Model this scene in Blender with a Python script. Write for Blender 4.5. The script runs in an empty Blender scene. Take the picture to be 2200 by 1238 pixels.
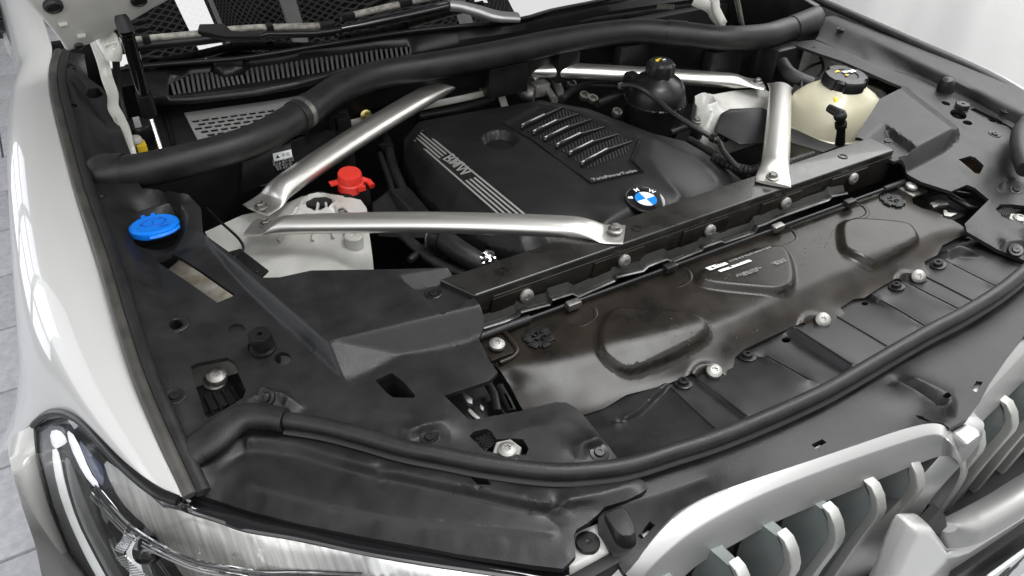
import bpy, bmesh, math, random
import numpy as np
from mathutils import Vector, Matrix
from mathutils.geometry import delaunay_2d_cdt
random.seed(4)
scene = bpy.context.scene
C = scene.collection

# ------------------------------------------------------------------ camera
AX = np.array([[0.85982604, -0.30119053, 0.41229048],     # rows: car axes (across, back, up) seen in camera axes
               [-0.50955423, -0.55751228, 0.65538885],
               [0.03246009, -0.77360476, -0.63283648]])
FPX = 1639.9
EYE = np.array([-0.8036, 0.0, 1.70])
cam_d = bpy.data.cameras.new('camera'); cam = bpy.data.objects.new('camera', cam_d); C.objects.link(cam)
cam_d.sensor_width = 36.0; cam_d.lens = 36.0 * FPX / 2200.0; cam_d.clip_start = 0.02; cam_d.clip_end = 200
r_, d_, f_ = AX[:, 0], AX[:, 1], AX[:, 2]
cam.matrix_world = Matrix([[r_[i], -d_[i], -f_[i], EYE[i]] for i in range(3)] + [[0, 0, 0, 1]])
scene.camera = cam

# ------------------------------------------------------------------ light
world = bpy.data.worlds.new('World'); scene.world = world; world.use_nodes = True
bg = world.node_tree.nodes['Background']; bg.inputs[0].default_value = (0.93, 0.96, 1.0, 1); bg.inputs[1].default_value = 0.27
def area(name, loc, target, sx, sy, power, col=(1, 1, 1)):
    l = bpy.data.lights.new(name, 'AREA'); l.shape = 'RECTANGLE'; l.size = sx; l.size_y = sy; l.energy = power; l.color = col
    o = bpy.data.objects.new(name, l); C.objects.link(o); o.location = loc
    o.rotation_euler = (Vector(target) - Vector(loc)).to_track_quat('-Z', 'Y').to_euler()
    return o
area('ceiling_lamp', (-0.2, -1.5, 3.3), (0, 0.6, 1.0), 4.4, 2.2, 66)
area('wall_wash_fill', (1.2, 0.6, 3.9), (2.6, 1.0, 1.2), 0.8, 3.6, 190)  # added fill light that washes the backdrop bright; stands for no fixture
area('ceiling_lamp', (-2.0, -0.5, 2.8), (-0.4, 0.7, 1.0), 1.5, 1.5, 17)
area('side_daylight', (-3.4, 0.2, 1.7), (-0.9, 0.7, 0.95), 3.0, 2.2, 26, (0.95, 0.97, 1.0))
area('side_daylight', (-3.2, 2.1, 2.0), (-0.7, 0.8, 1.0), 2.2, 1.8, 24, (0.95, 0.97, 1.0))
for lx, ly, ls in ((-.62, 2.05, .5), (-.52, 2.5, .5), (.95, 2.2, .6)): area('ceiling_strip_lamp', (lx, ly, 3.27), (lx, ly, 0), .16, ls, 1.3)
dv = Vector((-2.7, 3.4, 0)); dt = (Vector((-.95, 1.0, 0)) - dv).normalized(); ds = Vector((-dt.y, dt.x, 0))
for r in range(3):
    for c in range(3): area('doorway_daylight', dv + ds * ((c - 1) * .52) + Vector((0, 0, .55 + .62 * r)), dv + ds * ((c - 1) * .52) + dt * 3 + Vector((0, 0, .55 + .62 * r - .2)), .44, .52, 2.2, (.90, .92, 1.0))
area('ceiling_lamp', (2.4, 1.5, 2.8), (0.3, 0.5, 1.0), 1.8, 1.8, 42)
vs = scene.view_settings; vs.view_transform = 'Standard'; vs.look = 'None'; vs.exposure = -0.08; vs.gamma = 1.0
scene.cycles.max_bounces = 8; scene.cycles.transparent_max_bounces = 12

# ------------------------------------------------------------------ helpers: points
def T(t, pts):
    ox = (0, 540, 1080, 1640)[t % 4]; oy = (0, 400, 818)[t // 4]
    return [(ox + p[0] / 2.948, oy + p[1] / 2.948) + tuple(p[2:]) for p in pts]
def ray(p): return AX @ np.array([p[0] - 1100.0, p[1] - 619.0, FPX])
def W(p, z):
    d = ray(p); return Vector(EYE + d * ((z - EYE[2]) / d[2]))
def Wy(p, y):
    d = ray(p); return Vector(EYE + d * ((y - EYE[1]) / d[1]))
def Wx(p, x):
    d = ray(p); return Vector(EYE + d * ((x - EYE[0]) / d[0]))
def W3(l): return [W(p, p[2]) for p in l]
def PX(v):
    q = AX.T @ (np.array(v) - EYE); return (1100 + FPX * q[0] / q[2], 619 + FPX * q[1] / q[2])

# ------------------------------------------------------------------ helpers: objects
WORLD = {}
def reg(o, m): WORLD[o.name] = m.copy()
def empty(name, loc):
    o = bpy.data.objects.new(name, None); C.objects.link(o); o.location = loc; o.empty_display_size = .1
    reg(o, Matrix.Translation(loc)); return o
def place(o, parent, m=None):
    C.objects.link(o)
    m = m if m is not None else Matrix.Identity(4)
    if parent is not None:
        o.parent = parent; o.matrix_parent_inverse = WORLD[parent.name].inverted()
    o.matrix_basis = m; reg(o, m)
    return o
def mesh_obj(name, me, mat, parent=None, m=None, center=True):
    if m is None and center and len(me.vertices):
        co = np.empty(len(me.vertices) * 3); me.vertices.foreach_get('co', co); co = co.reshape(-1, 3)
        c = Vector((co.min(0) + co.max(0)) / 2); me.transform(Matrix.Translation(-c)); m = Matrix.Translation(c)
    if len(me.materials) == 0 and mat: me.materials.append(mat)
    return place(bpy.data.objects.new(name, me), parent, m)
def smooth(me, ang=40):
    me.polygons.foreach_set('use_smooth', [True] * len(me.polygons))
    me.update(); me.set_sharp_from_angle(angle=math.radians(ang))
def from_data(v, f, ang=40, name='part'):
    me = bpy.data.meshes.new(name); me.from_pydata([tuple(x) for x in v], [], f); me.validate(); me.update()
    bm = bmesh.new(); bm.from_mesh(me); bmesh.ops.recalc_face_normals(bm, faces=bm.faces); bm.to_mesh(me); bm.free()
    smooth(me, ang); return me
def from_bm(bm, ang=40, name='part'):
    bmesh.ops.recalc_face_normals(bm, faces=bm.faces)
    me = bpy.data.meshes.new(name); bm.to_mesh(me); bm.free(); smooth(me, ang); return me
def bevel_bm(bm, w, seg=2, ang=30):
    es = [e for e in bm.edges if len(e.link_faces) == 2 and e.calc_face_angle(0) > math.radians(ang)]
    if es and w > 0: bmesh.ops.bevel(bm, geom=es, offset=w, segments=seg, affect='EDGES', profile=.6, clamp_overlap=True)
def chaikin(pts, n=1, closed=True, k=.25):
    pts = [tuple(p) for p in pts]
    for _ in range(n):
        out = []; m = len(pts)
        if not closed: out.append(pts[0])
        for i in range(m if closed else m - 1):
            a, b = pts[i], pts[(i + 1) % m]
            out.append(tuple(x * (1 - k) + y * k for x, y in zip(a, b))); out.append(tuple(x * k + y * (1 - k) for x, y in zip(a, b)))
        if not closed: out.append(pts[-1])
        pts = out
    return pts
def catmull(pts, n=6, closed=False):
    P = [np.array(p, float) for p in pts]; out = []; m = len(P)
    for i in range(m if closed else m - 1):
        if closed: a, b, c, d = P[i - 1], P[i], P[(i + 1) % m], P[(i + 2) % m]
        else: a, b, c, d = P[max(i - 1, 0)], P[i], P[i + 1], P[min(i + 2, m - 1)]
        for k in range(n):
            t = k / n
            out.append(.5 * ((2 * b) + (c - a) * t + (2 * a - 5 * b + 4 * c - d) * t * t + (3 * b - a - 3 * c + d) * t ** 3))
    if not closed: out.append(P[-1])
    return out
def ell(cx, cy, rx, ry, n=20, rot=0):
    c, s = math.cos(rot), math.sin(rot)
    return [(cx + rx * math.cos(a) * c - ry * math.sin(a) * s, cy + rx * math.cos(a) * s + ry * math.sin(a) * c) for a in [2 * math.pi * i / n for i in range(n)]]
def inside(P, poly):
    x, y = P[:, 0], P[:, 1]; r = np.zeros(len(P), bool); n = len(poly)
    for i in range(n):
        x1, y1 = poly[i][:2]; x2, y2 = poly[i - 1][:2]
        c = ((y1 > y) != (y2 > y)); r ^= c & (x < (x2 - x1) * (y - y1) / ((y2 - y1) if y2 != y1 else 1e-12) + x1)
    return r
class Field:
    """height over x, y: exact on the crease lines, a stretched membrane between them"""
    def __init__(self, lines, closed=(), h=.011):
        V = []; E = []; Z = []
        for li, l in enumerate(lines):
            l = [tuple(p) for p in l]
            if li in closed: l = l + [l[0]]
            d = dens(l, h, False)
            s = len(V); V += [p[:2] for p in d]; Z += [p[2] for p in d]; E += [(s + i, s + i + 1) for i in range(len(d) - 1)]
        A = np.array(V); nl = len(V); lo, hi = A.min(0) - .02, A.max(0) + .02
        gx, gy = np.meshgrid(np.arange(lo[0], hi[0], h), np.arange(lo[1], hi[1], h)); gx = gx + ((np.arange(gx.shape[0]) % 2) * h / 2)[:, None]
        G = np.stack([gx.ravel(), gy.ravel()], 1); d = np.full(len(G), 9.)
        for i in range(0, nl, 200): d = np.minimum(d, np.hypot(G[:, None, 0] - A[None, i:i + 200, 0], G[:, None, 1] - A[None, i:i + 200, 1]).min(1))
        V += [tuple(g) for g in G[d > .55 * h]]
        vo, eo, fo, ov, oe, of = delaunay_2d_cdt([Vector(v) for v in V], E, [], 0, 1e-6)
        self.v = np.array([tuple(v) for v in vo]); self.t = np.array([f for f in fo if len(f) == 3]); z = np.full(len(vo), np.nan)
        for i, o in enumerate(ov):
            k = [q for q in o if q < nl]
            if k: z[i] = np.mean([Z[q] for q in k])
        on = np.zeros(len(vo), bool)
        cross = [i for i, o in enumerate(ov) if not o]          # where crease lines cross
        for i in cross:
            dd = np.hypot(*(A - self.v[i]).T); k = np.argsort(dd)[:2]; w = 1 / (dd[k] + 1e-6); z[i] = (np.array(Z)[k] * w).sum() / w.sum()
        fix = ~np.isnan(z); z[~fix] = np.mean(Z)
        e = np.array([tuple(q) for q in eo]); ln = np.hypot(*(self.v[e[:, 0]] - self.v[e[:, 1]]).T) + 1e-6; w = 1 / ln
        n = len(vo); I = np.r_[e[:, 0], e[:, 1]]; J = np.r_[e[:, 1], e[:, 0]]; ww = np.r_[w, w]; den = np.bincount(I, ww, n) + 1e-12; free = ~fix
        zp = z.copy()
        for it in range(700):
            zn = np.bincount(I, ww * z[J], n) / den; om = 1.6 if it > 5 else 1.0
            nz = z.copy(); nz[free] = zn[free] + (.55 if it > 5 else 0) * (z[free] - zp[free]); zp = z; z = nz
        self.z = z
        A, B, D = self.v[self.t[:, 0]], self.v[self.t[:, 1]], self.v[self.t[:, 2]]
        det = (B[:, 1] - D[:, 1]) * (A[:, 0] - D[:, 0]) + (D[:, 0] - B[:, 0]) * (A[:, 1] - D[:, 1])
        ok = np.abs(det) > 1e-12; self.t = self.t[ok]; A, B, D, det = A[ok], B[ok], D[ok], det[ok]
        self.k1 = np.stack([(B[:, 1] - D[:, 1]) / det, (D[:, 0] - B[:, 0]) / det]); self.k2 = np.stack([(D[:, 1] - A[:, 1]) / det, (A[:, 0] - D[:, 0]) / det])
        self.c1 = -(D[:, 0] * self.k1[0] + D[:, 1] * self.k1[1]); self.c2 = -(D[:, 0] * self.k2[0] + D[:, 1] * self.k2[1])
        T3 = np.stack([A, B, D]); self.lo = T3.min(0); self.hi = T3.max(0); self.tile = .035; self.cand = {}
    def raw(self, P):
        z = np.empty(len(P)); bad = np.zeros(len(P), bool); key = np.floor(P / self.tile).astype(int)
        kk = key[:, 0] * 100003 + key[:, 1]
        if len(P) == 1: order = np.array([0]); cuts = [0, 1]
        else: order = np.argsort(kk, kind='stable'); sk = kk[order]; cuts = [0] + (np.flatnonzero(sk[1:] != sk[:-1]) + 1).tolist() + [len(sk)]
        for a0, b0 in zip(cuts[:-1], cuts[1:]):
            ix = order[a0:b0]
            if not len(ix): continue
            c = tuple(key[ix[0]])
            if c not in self.cand:
                l = np.array(c) * self.tile; u = l + self.tile; self.cand[c] = np.where((self.lo[:, 0] <= u[0]) & (self.hi[:, 0] >= l[0]) & (self.lo[:, 1] <= u[1]) & (self.hi[:, 1] >= l[1]))[0]
            cd = self.cand[c]
            if not len(cd): bad[ix] = True; continue
            Q = P[ix]; l1 = Q @ self.k1[:, cd] + self.c1[cd]; l2 = Q @ self.k2[:, cd] + self.c2[cd]; l3 = 1 - l1 - l2
            mn = np.minimum(np.minimum(l1, l2), l3); k = mn.argmax(1); r = np.arange(len(Q)); t = self.t[cd[k]]
            z[ix] = l1[r, k] * self.z[t[:, 0]] + l2[r, k] * self.z[t[:, 1]] + l3[r, k] * self.z[t[:, 2]]; bad[ix] = mn[r, k] < -1e-4
        for i in np.where(bad)[0]:
            d = np.hypot(*(self.v - P[i]).T); k = np.argsort(d)[:2]; w = 1 / (d[k] + 1e-6); z[i] = (self.z[k] * w).sum() / w.sum()
        if getattr(self, 'post', None): z = self.post(P, z)
        return z, bad
    def __call__(self, P, r=0.0):
        P = np.asarray(P, float); z, bad0 = self.raw(P)
        if r <= 0: return z
        s = z.copy(); n = np.ones(len(P))
        for rr, off in ((r, .1), (r * .55, .4)):
            for a in (off, off + .63, off + 1.26, off + 1.88, off + 2.51):
                o = np.array([math.cos(a), math.sin(a)]) * rr
                z1, b1 = self.raw(P + o); z2, b2 = self.raw(P - o); ok = ~(b1 | b2)
                s[ok] += (z1 + z2)[ok]; n[ok] += 2
        return s / n
def molded(name, outline, lines, mat, parent, holes=(), grid=.008, thick=.003, fillet=.004, bump=None, post=None, extra=(), ch=0, ang=35, hole_ch=0):
    """a moulded sheet: outline and creases are (px, py, z), lifted to the real place; holes are px outlines"""
    ol = W3(outline); ln = [W3(l) for l in lines]
    fv = [Vector((w.x, w.y, p[3] if len(p) > 3 else w.z)) for w, p in zip(ol, outline)]
    F = Field([fv] + ln, closed=(0,)); F.post = post; ln = ln + [W3(l) for l in extra]
    f2 = (lambda P: F(P, fillet)) if bump is None else (lambda P: F(P, fillet) + bump(P))
    ff = (lambda P: F.raw(np.asarray(P, float))[0]) if bump is None else (lambda P: F.raw(np.asarray(P, float))[0] + bump(P))
    f2.fast = ff
    def lift(h):
        z = np.full(len(h), float(np.mean(F.z)))
        for k in range(6):
            w = np.array([W(p, q) for p, q in zip(h, z)])[:, :2]; z = f2(w) if k == 5 else ff(w)
        return [tuple(q) for q in w]
    O2 = [(p.x, p.y) for p in ol]
    if ch: O2 = chaikin(O2, ch)
    H2 = [lift(chaikin(h, hole_ch) if hole_ch else h) for h in holes]
    return sheet(name, O2, H2, f2, mat, parent, grid, thick, ang, [[(p.x, p.y) for p in l] for l in ln], fillet if fillet < 2 * grid else 0), f2
def dens(poly, d, closed=True):
    out = []
    for i in range(len(poly) if closed else len(poly) - 1):
        a = np.array(poly[i]); b = np.array(poly[(i + 1) % len(poly)]); n = max(1, int(np.hypot(*(b - a)[:2]) / d))
        out += [tuple(a + (b - a) * k / n) for k in range(n)]
    if not closed: out.append(tuple(poly[-1]))
    return out
def sheet(name, O2, H2, f2, mat, parent, grid=.008, thick=.003, ang=35, creases=(), fil=0):
    O2 = dens(O2, grid); H2 = [dens(h, grid) for h in H2]
    V = []; E = []; crs = []; par = []
    for l in [O2] + H2:
        s = len(V); V += l; E += [(s + i, s + (i + 1) % len(l)) for i in range(len(l))]
    for l in creases:
        l = dens(l, grid, False); P = np.array(l); ok = inside(P, O2)
        for h in H2: ok &= ~inside(P, h)
        ix = {}
        for i, (p, k) in enumerate(zip(l, ok)):
            if k: ix[i] = len(V); V.append(p)
        E += [(ix[i], ix[i + 1]) for i in ix if i + 1 in ix]
        crs += l
        if fil > 0 and len(l) > 1:
            t = np.gradient(P, axis=0); t /= np.hypot(*t.T)[:, None] + 1e-9; nn = np.stack([-t[:, 1], t[:, 0]], 1)
            for o in (-1.05, -.55, .55, 1.05): par += [tuple(q) for q in P + nn * o * fil]
    par = np.array(par)
    if len(par):
        ok = inside(par, O2)
        for h in H2: ok &= ~inside(par, h)
        par = par[ok]; C_ = np.array(crs); d = np.full(len(par), 9.)
        for i in range(0, len(C_), 200): d = np.minimum(d, np.hypot(par[:, None, 0] - C_[None, i:i + 200, 0], par[:, None, 1] - C_[None, i:i + 200, 1]).min(1))
        par = par[d > .45 * fil]
    A = np.array(O2); lo, hi = A.min(0), A.max(0)
    gx, gy = np.meshgrid(np.arange(lo[0], hi[0], grid), np.arange(lo[1], hi[1], grid)); gx = gx + ((np.arange(gx.shape[0]) % 2) * grid / 2)[:, None]
    G = np.stack([gx.ravel(), gy.ravel()], 1); G = G[inside(G, O2)]
    for h in H2: G = G[~inside(G, h)]
    bnd = np.array(O2 + [p for h in H2 for p in h])
    if len(G):
        d = np.full(len(G), 9.)
        for i in range(0, len(bnd), 200): d = np.minimum(d, np.hypot(G[:, None, 0] - bnd[None, i:i + 200, 0], G[:, None, 1] - bnd[None, i:i + 200, 1]).min(1))
        G = G[d > grid * .45]
    if fil > 0 and len(crs) and len(G):
        C_ = np.array(crs); d = np.full(len(G), 9.)
        for i in range(0, len(C_), 200): d = np.minimum(d, np.hypot(G[:, None, 0] - C_[None, i:i + 200, 0], G[:, None, 1] - C_[None, i:i + 200, 1]).min(1))
        G = G[d > 1.4 * fil]
    if len(par):
        d = np.full(len(par), 9.)
        for i in range(0, len(bnd), 200): d = np.minimum(d, np.hypot(par[:, None, 0] - bnd[None, i:i + 200, 0], par[:, None, 1] - bnd[None, i:i + 200, 1]).min(1))
        V += [tuple(p) for p in par[d > grid * .3]]
    V += [tuple(g) for g in G]
    vo, eo, fo, *_ = delaunay_2d_cdt([Vector(v) for v in V], E, [], 0, 1e-7)
    v2 = np.array([tuple(v) for v in vo]); tr = np.array([f for f in fo if len(f) == 3])
    cen = v2[tr].mean(1); ok = inside(cen, O2)
    for h in H2: ok &= ~inside(cen, h)
    tr = tr[ok]; z = f2(v2)
    top = [(x, y, zz) for (x, y), zz in zip(v2, z)]
    bm = bmesh.new(); vs_ = [bm.verts.new(p) for p in top]
    for t in tr:
        try: bm.faces.new([vs_[i] for i in t])
        except ValueError: pass
    bmesh.ops.delete(bm, geom=[v for v in bm.verts if not v.link_faces], context='VERTS')
    for f in bm.faces:
        f.normal_update()
        if f.normal.z < 0: f.normal_flip()
    be = [e for e in bm.edges if e.is_boundary]
    if thick > 0:
        r = bmesh.ops.extrude_edge_only(bm, edges=be); nv = [g for g in r['geom'] if isinstance(g, bmesh.types.BMVert)]
        for v in nv: v.co.z -= thick
    me = bpy.data.meshes.new(name); bm.to_mesh(me); bm.free(); smooth(me, ang)
    return mesh_obj(name, me, mat, parent)
def plane_fit(pts):
    """z = a x + b y + c through lifted points"""
    w = np.array([tuple(p) for p in W3(pts)]); A_ = np.c_[w[:, :2], np.ones(len(w))]; k = np.linalg.lstsq(A_, w[:, 2], rcond=None)[0]
    return lambda P: P[:, 0] * k[0] + P[:, 1] * k[1] + k[2]
def prism(name, pts, depth, mat, parent, bev=.001, ang=30, m=None, seg=2):
    """closed planar 3D outline pushed along its normal by -depth"""
    bm = bmesh.new(); vs_ = [bm.verts.new(p) for p in pts]; f = bm.faces.new(vs_); f.normal_update()
    r = bmesh.ops.extrude_face_region(bm, geom=[f]); n = Vector(depth) if not isinstance(depth, (int, float)) else Vector((0, 0, -depth))
    for g in r['geom']:
        if isinstance(g, bmesh.types.BMVert): g.co += n
    bmesh.ops.recalc_face_normals(bm, faces=bm.faces); bevel_bm(bm, bev, seg)
    return mesh_obj(name, from_bm(bm, ang), mat, parent, m)
def box_bm(size, bev=.002, seg=2):
    bm = bmesh.new(); bmesh.ops.create_cube(bm, size=1); bmesh.ops.scale(bm, vec=size, verts=bm.verts); bevel_bm(bm, bev, seg); return bm
def box(name, loc, size, mat, parent, bev=.002, rot=None):
    me = from_bm(box_bm(size, bev)); m = Matrix.Translation(loc) @ (rot.to_4x4() if rot is not None else Matrix.Identity(4))
    return mesh_obj(name, me, mat, parent, m)
def hull(name, lo, hi, mat, parent, bev=.004):
    """solid between a lower and an upper closed 3D loop"""
    n = len(lo); v = list(lo) + list(hi); f = [tuple(range(n - 1, -1, -1)), tuple(range(n, 2 * n))] + [(i, (i + 1) % n, n + (i + 1) % n, n + i) for i in range(n)]
    me = bpy.data.meshes.new(name); me.from_pydata([tuple(x) for x in v], [], f); bm = bmesh.new(); bm.from_mesh(me); bpy.data.meshes.remove(me)
    bmesh.ops.recalc_face_normals(bm, faces=bm.faces); bevel_bm(bm, bev, 3); return mesh_obj(name, from_bm(bm, 35), mat, parent)
def tube_me(path, rad, n=16, up=(0, 0, 1), prof=None, cap=True, closed=False, ang=50):
    """sweep; rad is a number, a list, or list of (half width, half height)"""
    P = [Vector(p) for p in path]; m = len(P); R = rad if isinstance(rad, (list, np.ndarray)) else [rad] * m
    if len(R) != m: R = [R[0] if len(R) == 1 else tuple(np.interp(i / (m - 1) * (len(R) - 1), range(len(R)), [x[k] for x in R]) for k in range(2)) if isinstance(R[0], (tuple, list)) else float(np.interp(i / (m - 1) * (len(R) - 1), range(len(R)), R)) for i in range(m)]
    V = []; F = []
    for i in range(m):
        t = ((P[(i + 1) % m] - P[i - 1]) if closed else (P[min(i + 1, m - 1)] - P[max(i - 1, 0)])).normalized()
        s = t.cross(Vector(up)).normalized(); u = s.cross(t)
        r = R[i]; rx, ry = r if isinstance(r, (tuple, list)) else (r, r)
        for k in range(n):
            if prof: a, b = prof[k]
            else: a, b = math.cos(2 * math.pi * k / n), math.sin(2 * math.pi * k / n)
            V.append(P[i] + s * (a * rx) + u * (b * ry))
    for i in range(m if closed else m - 1):
        j = (i + 1) % m
        for k in range(n): F.append((i * n + k, i * n + (k + 1) % n, j * n + (k + 1) % n, j * n + k))
    if cap and not closed: F += [tuple(range(n)), tuple(range((m - 1) * n, m * n))]
    return from_data(V, F, ang)
def tube(name, path, rad, mat, parent, n=16, **k): return mesh_obj(name, tube_me(path, rad, n, **k), mat, parent)
def polar_me(rings, n=36, ang=35):
    """rings (radius or f(angle), z) from bottom outside to top centre; z axis"""
    V = []; F = []
    for r, z in rings:
        for k in range(n):
            a = 2 * math.pi * k / n; q = r(a) if callable(r) else r; V.append((q * math.cos(a), q * math.sin(a), z))
    for i in range(len(rings) - 1):
        for k in range(n): F.append((i * n + k, i * n + (k + 1) % n, (i + 1) * n + (k + 1) % n, (i + 1) * n + k))
    F += [tuple(range(n - 1, -1, -1)), tuple(range((len(rings) - 1) * n, len(rings) * n))]
    return from_data(V, F, ang)
def frame(loc, nrm=(0, 0, 1), roll=0, s=1.0):
    z = Vector(nrm).normalized(); x = Vector((1, 0, 0)); x = (x - z * x.dot(z)).normalized(); y = z.cross(x)
    return Matrix.Translation(loc) @ Matrix(((x.x, y.x, z.x), (x.y, y.y, z.y), (x.z, y.z, z.z))).to_4x4() @ Matrix.Rotation(roll, 4, 'Z') @ Matrix.Scale(s, 4)
def hexr(r, k=6): return lambda a: r * math.cos(math.pi / k) / math.cos((a % (2 * math.pi / k)) - math.pi / k)
def star(r, d=.22, k=6): return lambda a: r * (1 - d + d * math.cos(k * a))
TXT = {}
def text_me(s, size, ext=.0004, shear=0, space=1.0, bold=0):
    k = (s, shear, space, round(ext / size, 4), round(bold / size, 4))
    if k not in TXT:
        cu = bpy.data.curves.new('text', 'FONT'); cu.body = s; cu.size = 1; cu.extrude = ext / size; cu.align_x = 'CENTER'; cu.align_y = 'CENTER'; cu.shear = shear; cu.space_character = space; cu.offset = bold / size; cu.resolution_u = 3
        o = bpy.data.objects.new('text', cu); ts.collection.objects.link(o); tl.update()
        me = bpy.data.meshes.new_from_object(o.evaluated_get(tl.depsgraph)); bpy.data.objects.remove(o); bpy.data.curves.remove(cu)
        me.materials.clear(); TXT[k] = me
    me = TXT[k].copy(); me.transform(Matrix.Scale(size, 4)); return me
ts = bpy.data.scenes.new('lettering'); tl = ts.view_layers[0]
# ------------------------------------------------------------------ materials
def mat(name, col, rough=.5, metal=0, bump=0, bscale=900, vary=0, vscale=18, coat=0, spec=.5, rvary=0, col2=None, alpha=1, trans=0, ior=1.45, sss=0, aniso=None, detail=4, coatr=.03):
    m = bpy.data.materials.new(name); m.use_nodes = True; nt = m.node_tree; b = nt.nodes['Principled BSDF']
    def s(k, v): b.inputs[k].default_value = v
    s('Base Color', (*col, 1)); s('Roughness', rough); s('Metallic', metal); s('Coat Weight', coat); s('Coat Roughness', coatr); s('Specular IOR Level', spec); s('IOR', ior); s('Transmission Weight', trans); s('Alpha', alpha)
    if sss: s('Subsurface Weight', sss); s('Subsurface Radius', (.02, .018, .012)); s('Subsurface Scale', .6)
    tc = nt.nodes.new('ShaderNodeTexCoord')
    gm = nt.nodes.new('ShaderNodeNewGeometry')
    co = gm.outputs['Position']
    if vary or rvary:
        n = nt.nodes.new('ShaderNodeTexNoise'); n.inputs['Scale'].default_value = vscale; n.inputs['Detail'].default_value = detail; n.inputs['Roughness'].default_value = .6; nt.links.new(co, n.inputs['Vector'])
        cr = nt.nodes.new('ShaderNodeMapRange'); cr.inputs[1].default_value = .35; cr.inputs[2].default_value = .7; nt.links.new(n.outputs['Fac'], cr.inputs[0])
        if vary:
            mx = nt.nodes.new('ShaderNodeMix'); mx.data_type = 'RGBA'; c2 = col2 or tuple(min(1, c * (1 + vary)) for c in col)
            mx.inputs[6].default_value = (*col, 1); mx.inputs[7].default_value = (*c2, 1); nt.links.new(cr.outputs[0], mx.inputs[0]); nt.links.new(mx.outputs[2], b.inputs['Base Color'])
        if rvary:
            rr = nt.nodes.new('ShaderNodeMapRange'); rr.inputs[3].default_value = rough; rr.inputs[4].default_value = rough + rvary; nt.links.new(cr.outputs[0], rr.inputs[0]); nt.links.new(rr.outputs[0], b.inputs['Roughness'])
    if bump:
        n2 = nt.nodes.new('ShaderNodeTexNoise'); n2.inputs['Scale'].default_value = bscale; n2.inputs['Detail'].default_value = 2
        if aniso:
            mp = nt.nodes.new('ShaderNodeMapping'); mp.inputs['Scale'].default_value = aniso; nt.links.new(co, mp.inputs[0]); nt.links.new(mp.outputs[0], n2.inputs['Vector'])
        else: nt.links.new(co, n2.inputs['Vector'])
        bp = nt.nodes.new('ShaderNodeBump'); bp.inputs['Strength'].default_value = bump; bp.inputs['Distance'].default_value = .0004; nt.links.new(n2.outputs['Fac'], bp.inputs['Height']); nt.links.new(bp.outputs[0], b.inputs['Normal'])
    return m
M = {}
M['plastic'] = mat('grained_black_plastic', (.0085, .0086, .0090), .36, bump=.8, bscale=750, vary=1.0, vscale=22, rvary=.10, detail=9, spec=.36)
M['deck'] = mat('satin_black_plastic', (.0078, .0079, .0082), .34, bump=.5, bscale=900, vary=1.0, vscale=22, rvary=.10, detail=9, spec=.36)
M['smooth'] = mat('smooth_black_plastic', (.0065, .0065, .0068), .3, vary=.6, vscale=20, rvary=.1, spec=.4)
M['cover'] = mat('engine_cover_plastic', (.0075, .0076, .0080), .42, bump=.35, bscale=1000, vary=.4, rvary=.06, spec=.36)
M['gloss'] = mat('gloss_black', (.006, .006, .007), .08, coat=.6)
M['rubber'] = mat('black_rubber', (.0095, .0095, .0095), .38, bump=.9, bscale=600, vary=.8, rvary=.12, vscale=30, spec=.42)
M['strip'] = mat('dusty_rubber_strip', (.030, .028, .0245), .45, vary=1.0, vscale=25, rvary=.15)
M['dark'] = mat('bay_black', (.006, .006, .006), .6, vary=.8)
M['steel'] = mat('painted_black_steel', (.0060, .0053, .0043), .26, vary=2.0, vscale=18, rvary=.10, col2=(.017, .0132, .0095), spec=.30, detail=8)
M['beam'] = mat('beam_black_steel', (.009, .0085, .0075), .24, vary=.8, vscale=16, rvary=.15, coat=.2)
M['alu'] = mat('drawn_aluminium', (.80, .78, .74), .34, metal=.95, bump=.02, bscale=500)
M['zinc'] = mat('zinc_bolt', (.30, .295, .28), .5, metal=1, vary=.25, vscale=150, rvary=.2)
M['grey_steel'] = mat('grey_steel', (.22, .215, .2), .4, metal=1, vary=.4, vscale=90, rvary=.2)
M['paint'] = mat('white_paint', (.47, .466, .452), .32, coat=1.0, spec=.4, coatr=.02)
M['paint2'] = mat('white_bumper_paint', (.47, .47, .45), .3, coat=1.0, coatr=.03)
M['inner_paint'] = mat('inner_white_paint', (.52, .51, .47), .3, coat=.6, vary=.12, vscale=30, coatr=.08)
M['cast'] = mat('white_coated_casting', (.40, .395, .37), .34, bump=.3, bscale=260, vary=.18, vscale=25, rvary=.15, coat=.2)
M['satin'] = mat('satin_silver', (.385, .385, .38), .44, metal=.8)
M['filter'] = mat('silver_filter', (.42, .42, .41), .4, metal=.3)
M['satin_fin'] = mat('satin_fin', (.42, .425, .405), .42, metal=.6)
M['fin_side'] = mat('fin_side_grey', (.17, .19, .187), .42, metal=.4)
M['cream'] = mat('translucent_tank', (.46, .44, .34), .34, sss=.3, vary=.22, vscale=12, col2=(.37, .345, .24), coat=.1)
M['blue'] = mat('blue_cap', (.0, .17, .72), .34, bump=.1)
M['red'] = mat('red_cap', (.60, .032, .02), .4)
M['yellow'] = mat('yellow_mark', (.75, .52, .03), .5)
M['white'] = mat('white_print', (.72, .73, .74), .5)
M['print_grey'] = mat('grey_print', (.34, .34, .34), .5)
M['print_dark'] = mat('dark_print', (.01, .01, .01), .5)
M['chrome'] = mat('chrome', (.88, .89, .90), .14, metal=1)
M['reflector'] = mat('brushed_reflector', (.88, .87, .85), .2, metal=.5, bump=.25, bscale=9, aniso=(26, 2, 2))
M['drl'] = mat('light_guide', (.92, .93, .94), .3, coat=.3)
M['drl'].node_tree.nodes['Principled BSDF'].inputs['Emission Color'].default_value = (.95, .98, 1, 1); M['drl'].node_tree.nodes['Principled BSDF'].inputs['Emission Strength'].default_value = .45
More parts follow.
